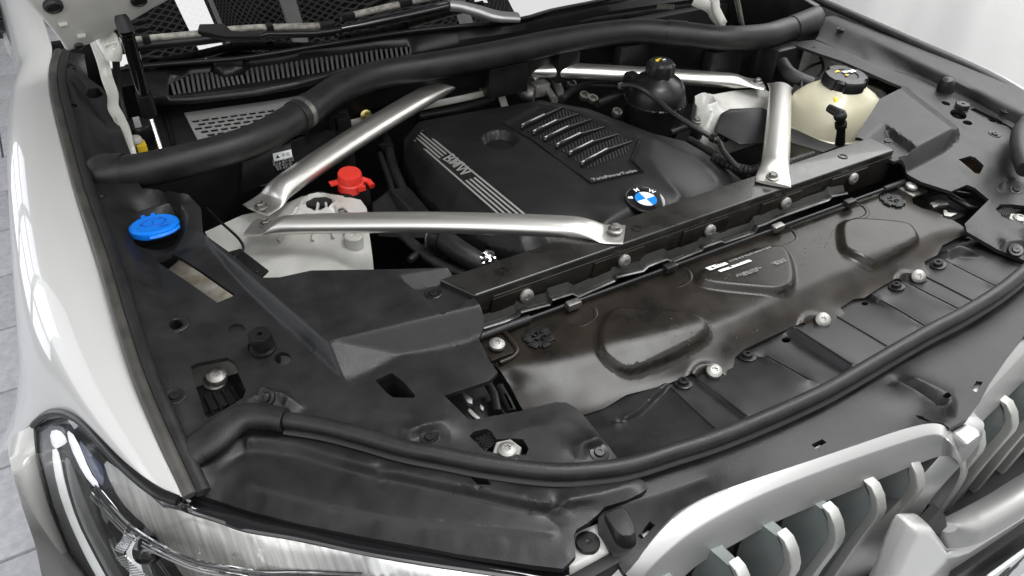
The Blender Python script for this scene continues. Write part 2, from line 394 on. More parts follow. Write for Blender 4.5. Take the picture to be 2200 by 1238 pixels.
M['housing'] = mat('lamp_housing', (.05, .052, .058), .25, coat=.4)
M['lamp_grey'] = mat('lamp_grey', (.26, .265, .275), .3, metal=.15, coat=.3)
M['chrome_thin'] = mat('thin_chrome', (.6, .6, .6), .2, metal=1)
M['glass'] = mat('clear_lens', (1, 1, 1), .0, trans=1, ior=1.0)
def lens_glass(name, tint=(1, 1, 1), f=1.5):
    m = bpy.data.materials.new(name); m.use_nodes = True; nt = m.node_tree; nt.nodes.clear()
    o = nt.nodes.new('ShaderNodeOutputMaterial'); g = nt.nodes.new('ShaderNodeBsdfGlossy'); g.inputs['Roughness'].default_value = .01
    t = nt.nodes.new('ShaderNodeBsdfTransparent'); t.inputs[0].default_value = (*tint, 1); fr = nt.nodes.new('ShaderNodeFresnel'); fr.inputs[0].default_value = f
    mx = nt.nodes.new('ShaderNodeMixShader'); nt.links.new(fr.outputs[0], mx.inputs[0]); nt.links.new(t.outputs[0], mx.inputs[1]); nt.links.new(g.outputs[0], mx.inputs[2]); nt.links.new(mx.outputs[0], o.inputs[0]); return m
M['lens'] = lens_glass('clear_lens_cover')
_nt = M['reflector'].node_tree; _b = _nt.nodes['Principled BSDF']; _g = _nt.nodes.new('ShaderNodeNewGeometry'); _mp = _nt.nodes.new('ShaderNodeMapping'); _mp.inputs['Scale'].default_value = (260, 12, 12); _mp.inputs['Rotation'].default_value = (0, 0, .35); _n = _nt.nodes.new('ShaderNodeTexNoise'); _n.inputs['Scale'].default_value = 1; _n.inputs['Detail'].default_value = 5
_nt.links.new(_g.outputs['Position'], _mp.inputs[0]); _nt.links.new(_mp.outputs[0], _n.inputs['Vector']); _r = _nt.nodes.new('ShaderNodeMapRange'); _r.inputs[1].default_value = .35; _r.inputs[2].default_value = .68; _nt.links.new(_n.outputs['Fac'], _r.inputs[0])
_m = _nt.nodes.new('ShaderNodeMix'); _m.data_type = 'RGBA'; _m.inputs[6].default_value = (.60, .595, .585, 1); _m.inputs[7].default_value = (.93, .925, .91, 1); _nt.links.new(_r.outputs[0], _m.inputs[0]); _nt.links.new(_m.outputs[2], _b.inputs['Base Color'])
M['screen'] = lens_glass('windscreen_glass', (.10, .11, .115), 2.7)
M['wall'] = mat('white_backdrop', (.80, .80, .78), .8, vary=.05, vscale=1.5)
M['paver'] = mat('grey_paver', (.50, .50, .52), .75, bump=.5, bscale=300, vary=.3, vscale=40)
M['joint'] = mat('paver_joint', (.36, .36, .365), .9)
M['insul'] = mat('hood_lining', (.03, .03, .032), .8, bump=.5, bscale=200)
M['gold'] = mat('yellow_zinc', (.55, .46, .2), .35, metal=1)
M['wood'] = mat('brown_rust', (.09, .045, .018), .7, vary=1.5, vscale=60)
M['teal'] = mat('teal_part', (.0, .16, .15), .4)

# ------------------------------------------------------------------ the setting
bm = bmesh.new(); bmesh.ops.create_grid(bm, x_segments=1, y_segments=1, size=14); floor = mesh_obj('floor', from_bm(bm), M['joint'], None, Matrix.Translation((0, 2, -.012))); floor['kind'] = 'structure'
pm = from_bm(box_bm((.392, .292, .03), .003)); pm.materials.append(M['paver'])
for i in range(9):
    for j in range(26):
        place(bpy.data.objects.new('paver', pm), floor, Matrix.Translation((-1.16 - .4 * i + (.2 if j % 2 else 0), -.2 + .3 * j, -.011 + random.uniform(-.001, .001))))
bm = bmesh.new(); N_ = 120
gv = [[bm.verts.new((3.3 + .02 * math.sin(i * .9) + .012 * math.sin(i * 2.3 + 1) + .06 * (1 - min(1, j / 3.)) ** 2, -4 + 12 * i / N_, -.01 + 4.2 * j / 16)) for j in range(17)] for i in range(N_ + 1)]
for i in range(N_):
    for j in range(16): bm.faces.new((gv[i][j], gv[i + 1][j], gv[i + 1][j + 1], gv[i][j + 1]))
wall = mesh_obj('backdrop', from_bm(bm, 80), M['wall']); wall['kind'] = 'structure'

# dark mesh ceiling, seen only as a mirror image in the windscreen
M['mesh'] = mat('expanded_metal', (.02, .02, .02), .7)
_nt = M['mesh'].node_tree; _b = _nt.nodes['Principled BSDF']; _g = _nt.nodes.new('ShaderNodeNewGeometry'); _mx = []
for _a in (.95, -.95):
    _mp = _nt.nodes.new('ShaderNodeMapping'); _mp.inputs['Rotation'].default_value = (0, 0, _a); _w = _nt.nodes.new('ShaderNodeTexWave'); _w.inputs['Scale'].default_value = 11; _nt.links.new(_g.outputs['Position'], _mp.inputs[0]); _nt.links.new(_mp.outputs[0], _w.inputs['Vector']); _mx.append(_w)
_m1 = _nt.nodes.new('ShaderNodeMath'); _m1.operation = 'MAXIMUM'; _nt.links.new(_mx[0].outputs['Fac'], _m1.inputs[0]); _nt.links.new(_mx[1].outputs['Fac'], _m1.inputs[1])
_r = _nt.nodes.new('ShaderNodeMapRange'); _r.inputs[1].default_value = .75; _r.inputs[2].default_value = .95; _nt.links.new(_m1.outputs[0], _r.inputs[0]); _m = _nt.nodes.new('ShaderNodeMix'); _m.data_type = 'RGBA'; _m.inputs[6].default_value = (.010, .010, .010, 1); _m.inputs[7].default_value = (.24, .24, .24, 1); _nt.links.new(_r.outputs[0], _m.inputs[0]); _nt.links.new(_m.outputs[2], _b.inputs['Base Color'])
bm = box_bm((2.8, 2.2, .03), 0); ceil = mesh_obj('ceiling', from_bm(bm), M['mesh'], None, Matrix.Translation((.05, 2.8, 3.32))); ceil['kind'] = 'structure'
for bx_ in (-.45, .18, .75): mesh_obj('ceiling_beam', from_bm(box_bm((.07, 2.2, .05), .004)), M['wall'], ceil, Matrix.Translation((bx_, 2.8, 3.28)))

car = empty('car', (0, .9, 0))
car['label'] = 'white car with its bonnet open, showing the black engine bay behind a silver twin grille'
car['category'] = 'car'
# ------------------------------------------------------------------ shared fasteners
bolt_me = polar_me([(.0125, -.004), (.0125, .0), (.012, .0012), (.0085, .0034), (.006, .0042), (star(.0052), .0042), (star(.0048), .0022), (.001, .0022)], 36)
bolt_me.materials.append(M['zinc'])
hexb_me = polar_me([(.013, -.002), (.013, .001), (.0115, .002), (hexr(.0085), .0022), (hexr(.0085), .0085), (hexr(.0075), .0095), (.0055, .0095), (.005, .0085), (.001, .0085)], 36)
hexb_me.materials.append(M['grey_steel'])
screw_me = polar_me([(.0105, -.003), (.0105, .0004), (.0095, .001), (.0062, .0012), (.0062, .0045), (.0052, .0056), (star(.0036), .0056), (star(.0034), .0035), (.0008, .0035)], 36)
screw_me.materials.append(M['smooth'])
clip_me = polar_me([(.0115, -.002), (.0115, .0006), (.0105, .0012), (.0062, .0006), (.0058, .0022), (.0052, .0028), (.0028, .0028), (.0024, .0018), (.0006, .0018)], 32)
clip_me.materials.append(M['smooth'])
def put(name, me, loc, parent, nrm=(0, 0, 1), s=1.0, roll=None, m=None):
    if m: me.materials.append(M[m])
    return place(bpy.data.objects.new(name, me), parent, frame(loc, nrm, random.uniform(0, 1) if roll is None else roll, s))
def Z(f, p, z0=1.0):
    z = z0; g = getattr(f, 'fast', f)
    for k in range(6):
        w = W(p, z); z = float((f if k == 5 else g)(np.array([[w.x, w.y]]))[0])
    return W(p, z)
def NR(f, v, h=.004):
    a = f(np.array([[v.x - h, v.y], [v.x + h, v.y], [v.x, v.y - h], [v.x, v.y + h]])); return Vector((a[0] - a[1], a[2] - a[3], 2 * h)).normalized()
def ring_me(r1, r2, h):
    return polar_me([(r1, -.004), (r1, h * .6), (r1 * .97, h), (r2 * 1.04, h), (r2, h * .7), (r2, -.003), (.0005, -.003)], 36)

# ------------------------------------------------------------------ body: wing (white), strip, right wing
inner = [(115, 108, 1.085), (103, 150, 1.083), (106, 200, 1.08), (119, 258, 1.078), (139, 339, 1.072), (156, 405, 1.068), (203, 549, 1.06), (244, 695, 1.048), (283, 818, 1.033), (338, 950, 1.015), (391, 1068, 0.998)]
iw = W3(inner)
gask = W3([(391, 1068, .998), (339, 1053, .997), (298, 1023, .994), (258, 986, .990), (217, 941, .985), (183, 904, .976), (156, 886, .966), (129, 879, .953), (98, 885, .930), (71, 908, .895), (17, 954, .82), (-60, 1010, .62)])
def iedge(y):
    ys = [p.y for p in iw][::-1]; return np.interp(y, ys, [p.x for p in iw][::-1]), np.interp(y, ys, [p.z for p in iw][::-1])
sec = [(0, 0), (-.018, .003), (-.04, .0055), (-.064, .004), (-.088, -.003), (-.108, -.015), (-.124, -.033), (-.137, -.060), (-.147, -.10), (-.154, -.16), (-.158, -.26), (-.155, -.45)]
rows = []; NR_ = 44
for i in range(NR_ + 1):
    u = i / NR_; row = []
    for k, (dx, dz) in enumerate(sec):
        g = gask[k]; y = 2.5 + (g.y - 2.5) * u
        x0, z0 = iedge(y)
        if y > iw[0].y: z0 += (y - iw[0].y) * .04
        fl = .58 + .64 * math.exp(-((y - .9) / .38) ** 2)
        p = Vector((x0 + dx * fl, y, z0 + dz)); w = max(0, (u - .62) / .38); w = w * w * (3 - 2 * w)
        row.append(p.lerp(g, w))
    rows.append(row)
V = [p for r in rows for p in r]; n = len(sec)
Fc = [(i * n + k, i * n + k + 1, (i + 1) * n + k + 1, (i + 1) * n + k) for i in range(NR_) for k in range(n - 1)]
me = from_data(V, Fc, 80); ob = mesh_obj('front_wing', me, M['paint'], car)
sd = ob.modifiers.new('s', 'SUBSURF'); sd.levels = 1; sd.render_levels = 2
so = ob.modifiers.new('t', 'SOLIDIFY'); so.thickness = .006; so.offset = -1
ob['label'] = 'glossy white front wing with bright window reflections'
wing = ob
# rubber strip between wing and side trim
sp = catmull([(p.x + .0075, p.y, p.z - .003) for p in iw], 5)
tube('edge_seal_strip', sp, [(.0078, .0055)] * len(sp), M['strip'], car, 12)
tube('edge_seal_lip', [(p[0] + .0135, p[1], p[2] - .003) for p in sp], [(.0085, .0065)] * len(sp), M['rubber'], car, 10)
# far side wing: edge strip and the paint falling away behind it
re_ = [(.872, 2.2, 1.085), (.872, 1.5, 1.075), (.874, 1.28, 1.068), (.876, 1.0, 1.06), (.88, .78, 1.05), (.875, .62, 1.02), (.85, .5, 1.0)]
rp = catmull(re_, 6)
tube('far_edge_seal', rp, [(.014, .009)] * len(rp), M['rubber'], car, 12)
V = []; Fc = []
for i, p in enumerate(rp):
    for dx, dz in ((.008, -.004), (.03, -.004), (.06, -.012), (.1, -.03), (.135, -.08), (.15, -.2), (.15, -.45)): V.append((p[0] + dx, p[1], p[2] + dz))
for i in range(len(rp) - 1):
    for k in range(6): Fc.append((i * 7 + k, i * 7 + k + 1, (i + 1) * 7 + k + 1, (i + 1) * 7 + k))
far_wing = mesh_obj('far_front_wing', from_data(V, Fc, 80), M['paint'], car)

# ------------------------------------------------------------------ left side trim (black)
lt_out = T(0, [(530, 1000, 1.05)]) + [(190, 407, 1.05), (217, 468, 1.05), (244, 549, 1.047), (271, 637, 1.04), (305, 719, 1.033), (339, 820, 1.02), (373, 903, 1.008), (398, 975, 1.0)] + \
    [(420, 985, .998), (500, 930, 1.0), (610, 905, 1.003), (693, 916, 1.004), (777, 935, 1.004), (866, 962, 1.004), (947, 978, 1.004), (1049, 997, 1.004), (1182, 1012, 1.003), (1330, 1000, 1.0)] + \
    [(1324, 981, 1.0), (1290, 937, 1.0), (1250, 888, 1.002), (1233, 874, 1.003), (1216, 865, 1.003), (1192, 864, 1.003), (1112, 885, 1.003), (1008, 903, 1.006), (954, 850, 1.012), (1052, 818, 1.012), (1069, 800, 1.012), (1049, 770, 1.013), (1028, 726, 1.017), (1038, 710, 1.02, 1.010), (1040, 688, 1.03, 1.010), (1032, 658, 1.046, 1.010), (1015, 634, 1.048, 1.010), (988, 607, 1.049, 1.010), (974, 585, 1.049, 1.010), (961, 575, 1.049, 1.010), (860, 578, 1.046, 1.010), (669, 581, 1.040, 1.011), (601, 595, 1.038, 1.012), (560, 597, 1.036, 1.016)] + \
    [(488, 539, 1.036), (451, 512, 1.037), (434, 498, 1.040), (431, 447, 1.043), (404, 417, 1.043), (360, 405, 1.043), (305, 405, 1.04), (262, 330, 1.045)]
ridge_up = T(4, [(1200, 200, 1.040), (1240, 290, 1.038), (1310, 350, 1.036), (1480, 480, 1.035), (1651, 615, 1.034)]) + T(5, [(180, 720, 1.033), (330, 880, 1.029), (520, 1080, 1.021), (620, 1230, 1.0135)])
ridge_lo = T(4, [(1100, 425, 1.016), (1290, 385, 1.028), (1450, 545, 1.021), (1651, 752, 1.017)]) + T(5, [(150, 822, 1.016), (330, 962, 1.016), (470, 1102, 1.0135), (605, 1236, 1.013)])
SM = lambda l: [tuple(float(c) for c in p) for p in catmull(l, 4)]
ridge_up = SM(ridge_up); ridge_lo = SM(ridge_lo)
lines = [
    T(4, [(690, 60, 1.048), (700, 190, 1.047), (770, 330, 1.046), (840, 450, 1.045), (930, 760, 1.036), (1080, 1238, 1.018)]) + T(8, [(1170, 240, 1.008)]),
    T(4, [(850, 165, 1.028), (930, 400, 1.022), (1000, 500, 1.018), (1085, 800, 1.016), (1205, 1150, 1.01)]) + T(8, [(1300, 300, 1.003)]),
    T(4, [(850, 165, 1.028), (960, 130, 1.04), (1070, 95, 1.043), (1140, 115, 1.043), (1190, 190, 1.043), (1170, 285, 1.036), (1095, 425, 1.016), (985, 465, 1.016)]),
    T(4, [(890, 205, 1.008), (1060, 130, 1.010), (1120, 150, 1.010), (1150, 210, 1.008), (1120, 300, 1.006), (1060, 400, 1.010), (960, 385, 1.008)]),
    ridge_lo,
    T(5, [(640, 1140, 1.012), (760, 1150, 1.011), (930, 1140, 1.011), (1200, 1090, 1.011)]),
    T(9, [(-20, 120, 1.012), (20, 90, 1.022), (80, 55, 1.028), (170, 55, 1.028), (230, 100, 1.022), (330, 170, 1.008)]),
    T(9, [(60, 150, 1.010), (100, 80, 1.011), (160, 90, 1.011), (210, 140, 1.010)]),
    T(9, [(950, 350, 1.005), (1000, 305, 1.016), (1200, 258, 1.017), (1250, 290, 1.012), (1270, 395, 1.005)]),
    T(9, [(1040, 370, 1.005), (1080, 330, 1.006), (1170, 320, 1.006), (1220, 370, 1.005)]),
    T(10, [(465, 500, 1.002), (500, 395, 1.016), (610, 355, 1.016), (630, 370, 1.010)]),
    T(10, [(535, 505, 1.002), (545, 440, 1.004), (640, 410, 1.004)]),
    T(10, [(60, 330, 1.006), (180, 290, 1.006), (330, 270, 1.005), (450, 330, 1.004)]),
    [(460, 700, 1.014), (520, 760, 1.012), (640, 860, 1.009), (760, 890, 1.008), (880, 900, 1.008)],
]
bx_top = plane_fit([(560, 597, 1.036), (1032, 656, 1.047), (712, 732, 1.035)])
bx_front = plane_fit([(712, 732, 1.035), (1032, 656, 1.047), (855, 761, 1.012)])
bx_left = plane_fit([(712, 732, 1.035), (855, 761, 1.012), (750, 817, 1.012)])
bx_ridge = plane_fit([(560, 609, 1.0352), (652, 698, 1.034), (560, 655, 1.018), (652, 726, 1.018)])
bx_reg = [tuple(W((p[0], p[1]), p[2]).xy) for p in [(434, 498, 1.038), (560, 660, 1.016), (652, 735, 1.014), (748, 825, 1.012), (860, 775, 1.012), (1045, 735, 1.012), (1070, 640, 1.05), (990, 555, 1.05), (800, 555, 1.045), (590, 570, 1.04), (500, 520, 1.038)]]
pk_slope = plane_fit(T(5, [(935, 553, 1.046), (1250, 530, 1.048), (1078, 660, 1.032), (1310, 615, 1.034)]))
pk_reg = [tuple(W((p[0], p[1]), 1.044).xy) for p in T(5, [(905, 552), (1260, 522), (1320, 610), (1410, 700), (1210, 802), (1060, 660)])]
def trim_post(P, z):
    b = np.minimum(np.minimum(bx_top(P), bx_ridge(P)), np.maximum(bx_front(P), bx_left(P)))
    z = np.where(inside(P, bx_reg), np.maximum(z, b), z)
    return np.where(inside(P, pk_reg), np.minimum(z, np.maximum(pk_slope(P), bx_top(P) - .013)), z)
box_lines = [ridge_up, T(5, [(508, 978, 1.035), (1430, 755, 1.048)]), T(5, [(508, 978, 1.035), (930, 1065, 1.012)]), T(5, [(930, 1065, 1.012), (1450, 940, 1.014)]), [(712, 732, 1.035), (720, 772, 1.0195)],
             T(5, [(905, 552, 1.045), (1060, 660, 1.043), (1205, 800, 1.043)]), T(5, [(1078, 660, 1.032), (1228, 792, 1.032)]), T(5, [(1078, 660, 1.032), (1310, 615, 1.034)]), T(5, [(905, 552, 1.045), (1260, 522, 1.048)])]
slot = T(4, [(985, 470), (1092, 432), (1485, 683), (1470, 700), (1375, 738)])
win_h = [(410, 787), (424, 780), (488, 768), (502, 777), (524, 830), (529, 838), (522, 855), (448, 898), (441, 893), (417, 818)]
duct_h = [(806, 818), (842, 801), (868, 822), (893, 850), (888, 855), (845, 854), (832, 845)]
lock_h = [(1008, 937), (1018, 927), (1045, 921), (1056, 927), (1066, 944), (1100, 942), (1124, 944), (1136, 964), (1130, 978), (1060, 973), (1040, 968)]
trimL, FL = molded('side_trim', lt_out, lines, M['plastic'], car, holes=[slot, ell(378, 698, 15, 11), ell(563, 745, 31, 24), ell(607, 770, 18, 13), win_h, duct_h, lock_h, ell(333, 512, 48, 25), ell(509, 708, 18, 12)], grid=.0045, thick=.006, fillet=.0028, post=trim_post, extra=box_lines)
trimL['label'] = 'black plastic side trim around the blue filler cap'
# shallow round blind recess and rim rings
v = Z(FL, (509, 708)); put('blind_plug', polar_me([(.016, -.004), (.016, -.0035), (.001, -.0035)], 24), v, trimL, m='plastic')
v = Z(FL, (378, 698)); tube('hole_collar', [v + Vector((.0135 * math.cos(a), .0135 * math.sin(a), .0004)) for a in [k * math.pi / 12 for k in range(24)]], [(.0035, .0016)] * 24, M['plastic'], trimL, 8, closed=True)
for p in T(5, [(1152, 678)]) + T(8, [(1105, 98)]) + T(9, [(90, 105), (1130, 355)]) + T(10, [(612, 455)]) + T(4, [(635, 62)]):
    v = Z(FL, p); put('trim_clip', clip_me, v, trimL, NR(FL, v), 1.05)
# adjuster post in the trim
apost = polar_me([(.019, -.02), (.019, -.004), (.015, -.003), (.015, .001), (.0165, .002), (.0165, .005), (.013, .006), (.013, .011), (hexr(.0155), .012), (hexr(.0155), .027), (hexr(.0145), .0285), (.0035, .0285), (.003, .022), (.0005, .022)], 36)
apost.materials.append(M['smooth'])
v = W((566, 752), 1.012); put('bonnet_stop', apost, v, car, s=1.0)
# black well under the trim holes
def well(name, pts, depth, m, par, f=FL, dz=.004):
    vs_ = [Z(f, p) - Vector((0, 0, dz)) for p in pts]; n = len(vs_)
    V = vs_ + [q - Vector((0, 0, depth)) for q in vs_]
    return mesh_obj(name, from_data(V, [(i, (i + 1) % n, n + (i + 1) % n, n + i) for i in range(n)] + [tuple(range(n, 2 * n))], 30), m, par)
big = lambda pts, k=1.08: [(sum(q[0] for q in pts) / len(pts) * (1 - k) + p[0] * k, sum(q[1] for q in pts) / len(pts) * (1 - k) + p[1] * k) for p in pts]
well('duct_well', big(duct_h), .05, M['dark'], trimL)
well('hole_well', big(ell(378, 698, 15, 11), 1.3), .03, M['dark'], trimL)
# painted strut seen through the slot, mount seen through the window
pl = [W(p, .975) for p in [(360, 580), (400, 545), (530, 625), (470, 672)]]
prism('inner_panel', pl, .004, mat('dusty_primer', (.34, .29, .2), .55, vary=.9, vscale=45, col2=(.62, .6, .55), detail=8), car, .001)
pl = [W(p, .955) for p in [(395, 760), (500, 740), (560, 850), (440, 930)]]
prism('mount_plate', pl, .004, M['cast'], car, .001)
box('mount_block', W((480, 850), .962), (.07, .05, .014), M['smooth'], car, .002)
for k in range(5):
    a = W((440 + 19 * k, 850 - 6 * k), .972); b = W((458 + 19 * k, 892 - 10 * k), .972)
    tube('mount_rib', [a, b], .0018, M['smooth'], car, 8)
put('mount_bolt', bolt_me, W((465, 806), .985), car, (0, -.15, 1), 1.05); hb = put('mount_bolt_hex', hexb_me, W((462, 818), .972), car, (0, -.15, 1), 1.15)
# white cup seen through the small round hole
put('white_cup', polar_me([(.016, -.02), (.016, 0), (.0145, .0), (.012, -.012), (.001, -.012)], 24), W((612, 772), .995), car, m='cast')
# flat bracket beside the tower
bq = [W(p, 1.022) for p in [(491, 541), (516, 534), (577, 581), (558, 599)]]
prism('bracket', bq, .003, M['smooth'], car, .0006)
for p in T(4, [(1478, 437), (1617, 535)]): put('rivet', clip_me, W(p, 1.0235), car, s=.45)
tube('thin_cable', catmull([W(p, z) for p, z in zip(T(4, [(1310, 140), (1400, 230), (1500, 320), (1540, 380), (1535, 415)]), (.99, 1.0, 1.01, 1.02, 1.035))], 5), .0022, M['smooth'], car, 8)

# ------------------------------------------------------------------ rear side trim behind the cross tube
rt = T(0, [(372, 330, 1.07), (530, 335, 1.07), (560, 500, 1.03), (650, 560, 1.02), (700, 640, 1.015), (760, 800, 1.015), (835, 990, 1.02), (790, 1040, 1.03), (520, 1060, 1.05), (478, 960, 1.058), (430, 800, 1.06), (395, 680, 1.062), (360, 540, 1.066), (352, 440, 1.07)])
rl = [T(0, [(420, 360, 1.07), (440, 520, 1.066), (520, 680, 1.06), (590, 900, 1.054), (640, 1000, 1.05)]), T(0, [(470, 540, 1.05), (560, 660, 1.035), (640, 760, 1.028), (700, 900, 1.024), (740, 1000, 1.026)]), T(0, [(545, 545, 1.03), (600, 700, 1.02), (690, 830, 1.018)])]
trimR, FR = molded('rear_side_trim', rt, rl, M['plastic'], car, holes=[T(0, [(545, 600), (560, 565), (620, 555), (655, 600), (620, 620), (565, 622)]), T(0, ell(438, 412, 38, 14)), T(0, ell(455, 670, 35, 13))], grid=.007, thick=.005, fillet=.005)
well('hole_well', big(T(0, [(545, 600), (560, 565), (620, 555), (655, 600), (620, 620), (565, 622)])), .04, M['dark'], trimR, FR)
for p in T(0, [(440, 414), (452, 668)]): put('trim_clip', clip_me, Z(FR, p) - Vector((0, 0, .004)), trimR, s=.8)

# ------------------------------------------------------------------ front seal
seal_top = [(618, 886), (693, 896), (777, 916), (866, 940), (947, 954), (1049, 977), (1182, 991), (1270, 991), (1351, 977), (1436, 954), (1521, 923), (1640, 876), (1742, 832), (1810, 795), (1986, 702), (2057, 665), (2142, 617), (2200, 568), (2240, 530), (2262, 480), (2262, 430)]
seal_bot = [(608, 920), (693, 935), (777, 957), (866, 984), (964, 1005), (1032, 1015), (1165, 1035), (1250, 1032), (1351, 1022), (1453, 988), (1555, 960), (1640, 926), (1742, 879), (1816, 842), (1979, 738), (2081, 684), (2149, 638), (2200, 600), (2262, 545), (2290, 490), (2290, 430)]
sc_ = [((a[0] + b[0]) / 2, (a[1] + b[1]) / 2) for a, b in zip(seal_top, seal_bot)]
zs = np.interp(range(len(sc_)), [0, 6, 14, 20], [1.012, 1.008, 1.008, 1.03])
sealp = catmull([W(p, z) for p, z in zip(sc_, zs)], 6)
seal = tube('bonnet_seal', sealp, .0098, M['rubber'], car, 20)
tube('seal_base', [(p[0], p[1], p[2] - .011) for p in sealp], [(.012, .0045)] * len(sealp), M['rubber'], seal, 10)
bt = catmull([W(p, z) for p, z in zip([(404, 985), (425, 962), (462, 938), (500, 908), (535, 895), (575, 897), (612, 903)], (.998, 1.002, 1.006, 1.010, 1.012, 1.012, 1.012))], 6)
tube('seal_corner_boot', bt, [(.018, .010), (.022, .012), (.023, .0125), (.021, .013), (.017, .0135), (.0148, .0145), (.0142, .0142)], M['rubber'], seal, 20)
# right hand boot of the seal, partly in view
br = catmull([W(p, z) for p, z in zip([(2215, 262), (2200, 290), (2196, 325), (2206, 365)], (1.06, 1.06, 1.055, 1.05))], 6)
tube('seal_corner_boot', br, [(.02, .014), (.022, .016), (.02, .016), (.017, .015)], M['rubber'], seal, 18)

# ------------------------------------------------------------------ trim over the headlamp (left of the grille)
c0 = [(392, 1022, .998), (410, 985, .995), (470, 955, .996), (520, 938, .996), (608, 915, .996), (693, 930, .996), (777, 950, .996), (866, 975, .996), (964, 998, .996), (1032, 1008, .996), (1165, 1028, .995), (1250, 1026, .995)]
hl_out = c0 + T(10, [(830, 600, .995), (900, 640, .996), (915, 680, .996), (880, 710, .993), (790, 757, .989), (645, 802, .988), (600, 850, .985), (540, 900, .982), (465, 945, .980), (452, 985, .979), (462, 1110, .974), (410, 1165, .972), (380, 1192, .971), (200, 1172, .969), (0, 1142, .968)]) + T(9, [(1300, 1098, .967), (1000, 1040, .967), (700, 988, .967), (300, 908, .968), (0, 832, .970)]) + T(8, [(1400, 770, .974), (1195, 700, .983)])
hl_l = [T(8, [(1560, 385, .998)]) + T(9, [(0, 358, .999), (250, 382, .998), (480, 452, .998), (760, 540, .998), (1000, 592, .997), (1300, 660, .997)]) + T(10, [(0, 718, .997), (250, 778, .997), (400, 770, .998), (600, 722, .998), (800, 665, .997)]),
        T(8, [(1350, 600, .986), (1440, 530, .985), (1540, 460, .984)]) + T(9, [(0, 450, .984), (300, 490, .984), (500, 550, .984), (760, 608, .984), (790, 648, .983), (860, 632, .984), (1100, 680, .984), (1400, 740, .984)]) + T(10, [(0, 790, .984), (230, 828, .984), (330, 815, .987), (560, 792, .989), (595, 842, .985)]),
        T(9, [(0, 655, .982), (250, 722, .981), (500, 782, .981), (900, 862, .980), (1300, 915, .980)]) + T(10, [(0, 945, .980), (300, 970, .981)]),
        T(9, [(0, 672, .979), (250, 742, .978), (500, 802, .978), (900, 882, .977), (1300, 935, .977)]) + T(10, [(0, 965, .977), (300, 990, .978)]),
        T(10, [(250, 830, .983), (330, 900, .980), (380, 1000, .978), (420, 1120, .975)]),
        T(9, [(770, 600, .985), (785, 560, .994), (830, 560, .995), (862, 590, .993), (860, 628, .985)])]
htrim, FH = molded('lamp_trim', hl_out, [SM(l) for l in hl_l], M['deck'], car, holes=[T(9, [(1380, 600), (1480, 603), (1522, 662), (1430, 655)])], grid=.0045, thick=.008, fillet=.0032)
htrim['label'] = 'dusty black plastic trim above the headlamp'
well('slot_well', big(T(9, [(1380, 600), (1480, 603), (1522, 662), (1430, 655)]), 1.1), .012, M['dark'], htrim, FH, .003)

# ------------------------------------------------------------------ trim behind the grille
sb2 = [(1250, 1028, .985), (1351, 1014, .985), (1453, 982, .985), (1555, 953, .985), (1640, 920, .985), (1742, 872, .985), (1816, 834, .985), (1979, 730, .985), (2081, 678, .985), (2149, 632, .985), (2200, 595, .985), (2290, 520, .985)]
gk_out = sb2 + [(2290, 690, .985), (2200, 722, .985)] + T(7, [(1560, 1065, .985), (1440, 1238, .985)]) + T(11, [(1380, 120, .984), (1290, 245, .982), (1180, 300, .980), (1140, 275, .980), (1060, 260, .980), (900, 297, .979), (600, 405, .978), (300, 505, .976), (0, 605, .972)]) + T(10, [(1450, 668, .970), (1250, 748, .967), (1100, 830, .964), (950, 990, .960), (860, 1128, .955), (810, 1180, .952), (770, 1225, .947), (700, 1110, .955), (610, 960, .962), (600, 800, .978)])
gk_l = [T(10, [(830, 640, .986), (900, 620, .986), (1100, 560, .986), (1651, 340, .986)]) + T(11, [(520, 100, .986), (900, -100, .986)]),
        T(11, [(850, 10, .984), (940, 70, .984), (1080, 190, .983), (1150, 235, .982), (1210, 230, .982), (1225, 130, .983), (1200, 70, .985)]),
        T(11, [(800, 30, .985), (860, 0, .996), (980, 60, 1.0), (1090, 130, 1.001), (1150, 150, 1.001), (1205, 125, 1.001), (1195, 85, 1.001), (1100, 40, 1.001), (950, -30, 1.0)]),
        T(10, [(700, 780, .984), (850, 760, .984), (1000, 720, .983), (1300, 620, .984)])]
gtrim, FG = molded('grille_trim', gk_out, gk_l, M['plastic'], car, holes=[T(10, [(932, 890), (966, 916), (880, 1006), (857, 984)]), T(11, [(303, 405), (372, 370), (402, 390), (332, 432)]), T(11, [(962, 218), (1010, 222), (1062, 246), (985, 240)]), T(11, [(1318, 55), (1350, 2), (1390, 8), (1350, 75)]), T(11, ell(1162, 95, 26, 16))], grid=.0045, thick=.008, fillet=.003)
gtrim['label'] = 'grained black plastic trim behind the silver grille'
for h in [T(10, [(932, 890), (966, 916), (880, 1006), (857, 984)]), T(11, [(303, 405), (372, 370), (402, 390), (332, 432)]), T(11, [(962, 218), (1010, 222), (1062, 246), (985, 240)]), T(11, [(1318, 55), (1350, 2), (1390, 8), (1350, 75)])]:
    well('slot_well', big(h, 1.12), .012, M['smooth'], gtrim, FG, .003)
    c = Z(FG, (sum(p[0] for p in h) / 4 + 2, sum(p[1] for p in h) / 4 + 3)); box('slot_clip', c - Vector((0, 0, .008)), (.010, .006, .006), M['grey_steel'], gtrim, .0008)
lob = T(10, [(640, 835), (760, 785), (800, 840), (838, 915), (845, 960), (820, 985), (760, 985), (715, 955)])
lo_ = [W((p[0] + (p[0] - 1330) * .02, p[1] + 22 + (8 if i > 3 else 0)), .955) for i, p in enumerate(lob)]
hull('cover_lobe', lo_, [W(p, .992) for p in lob], M['plastic'], gtrim, .003)
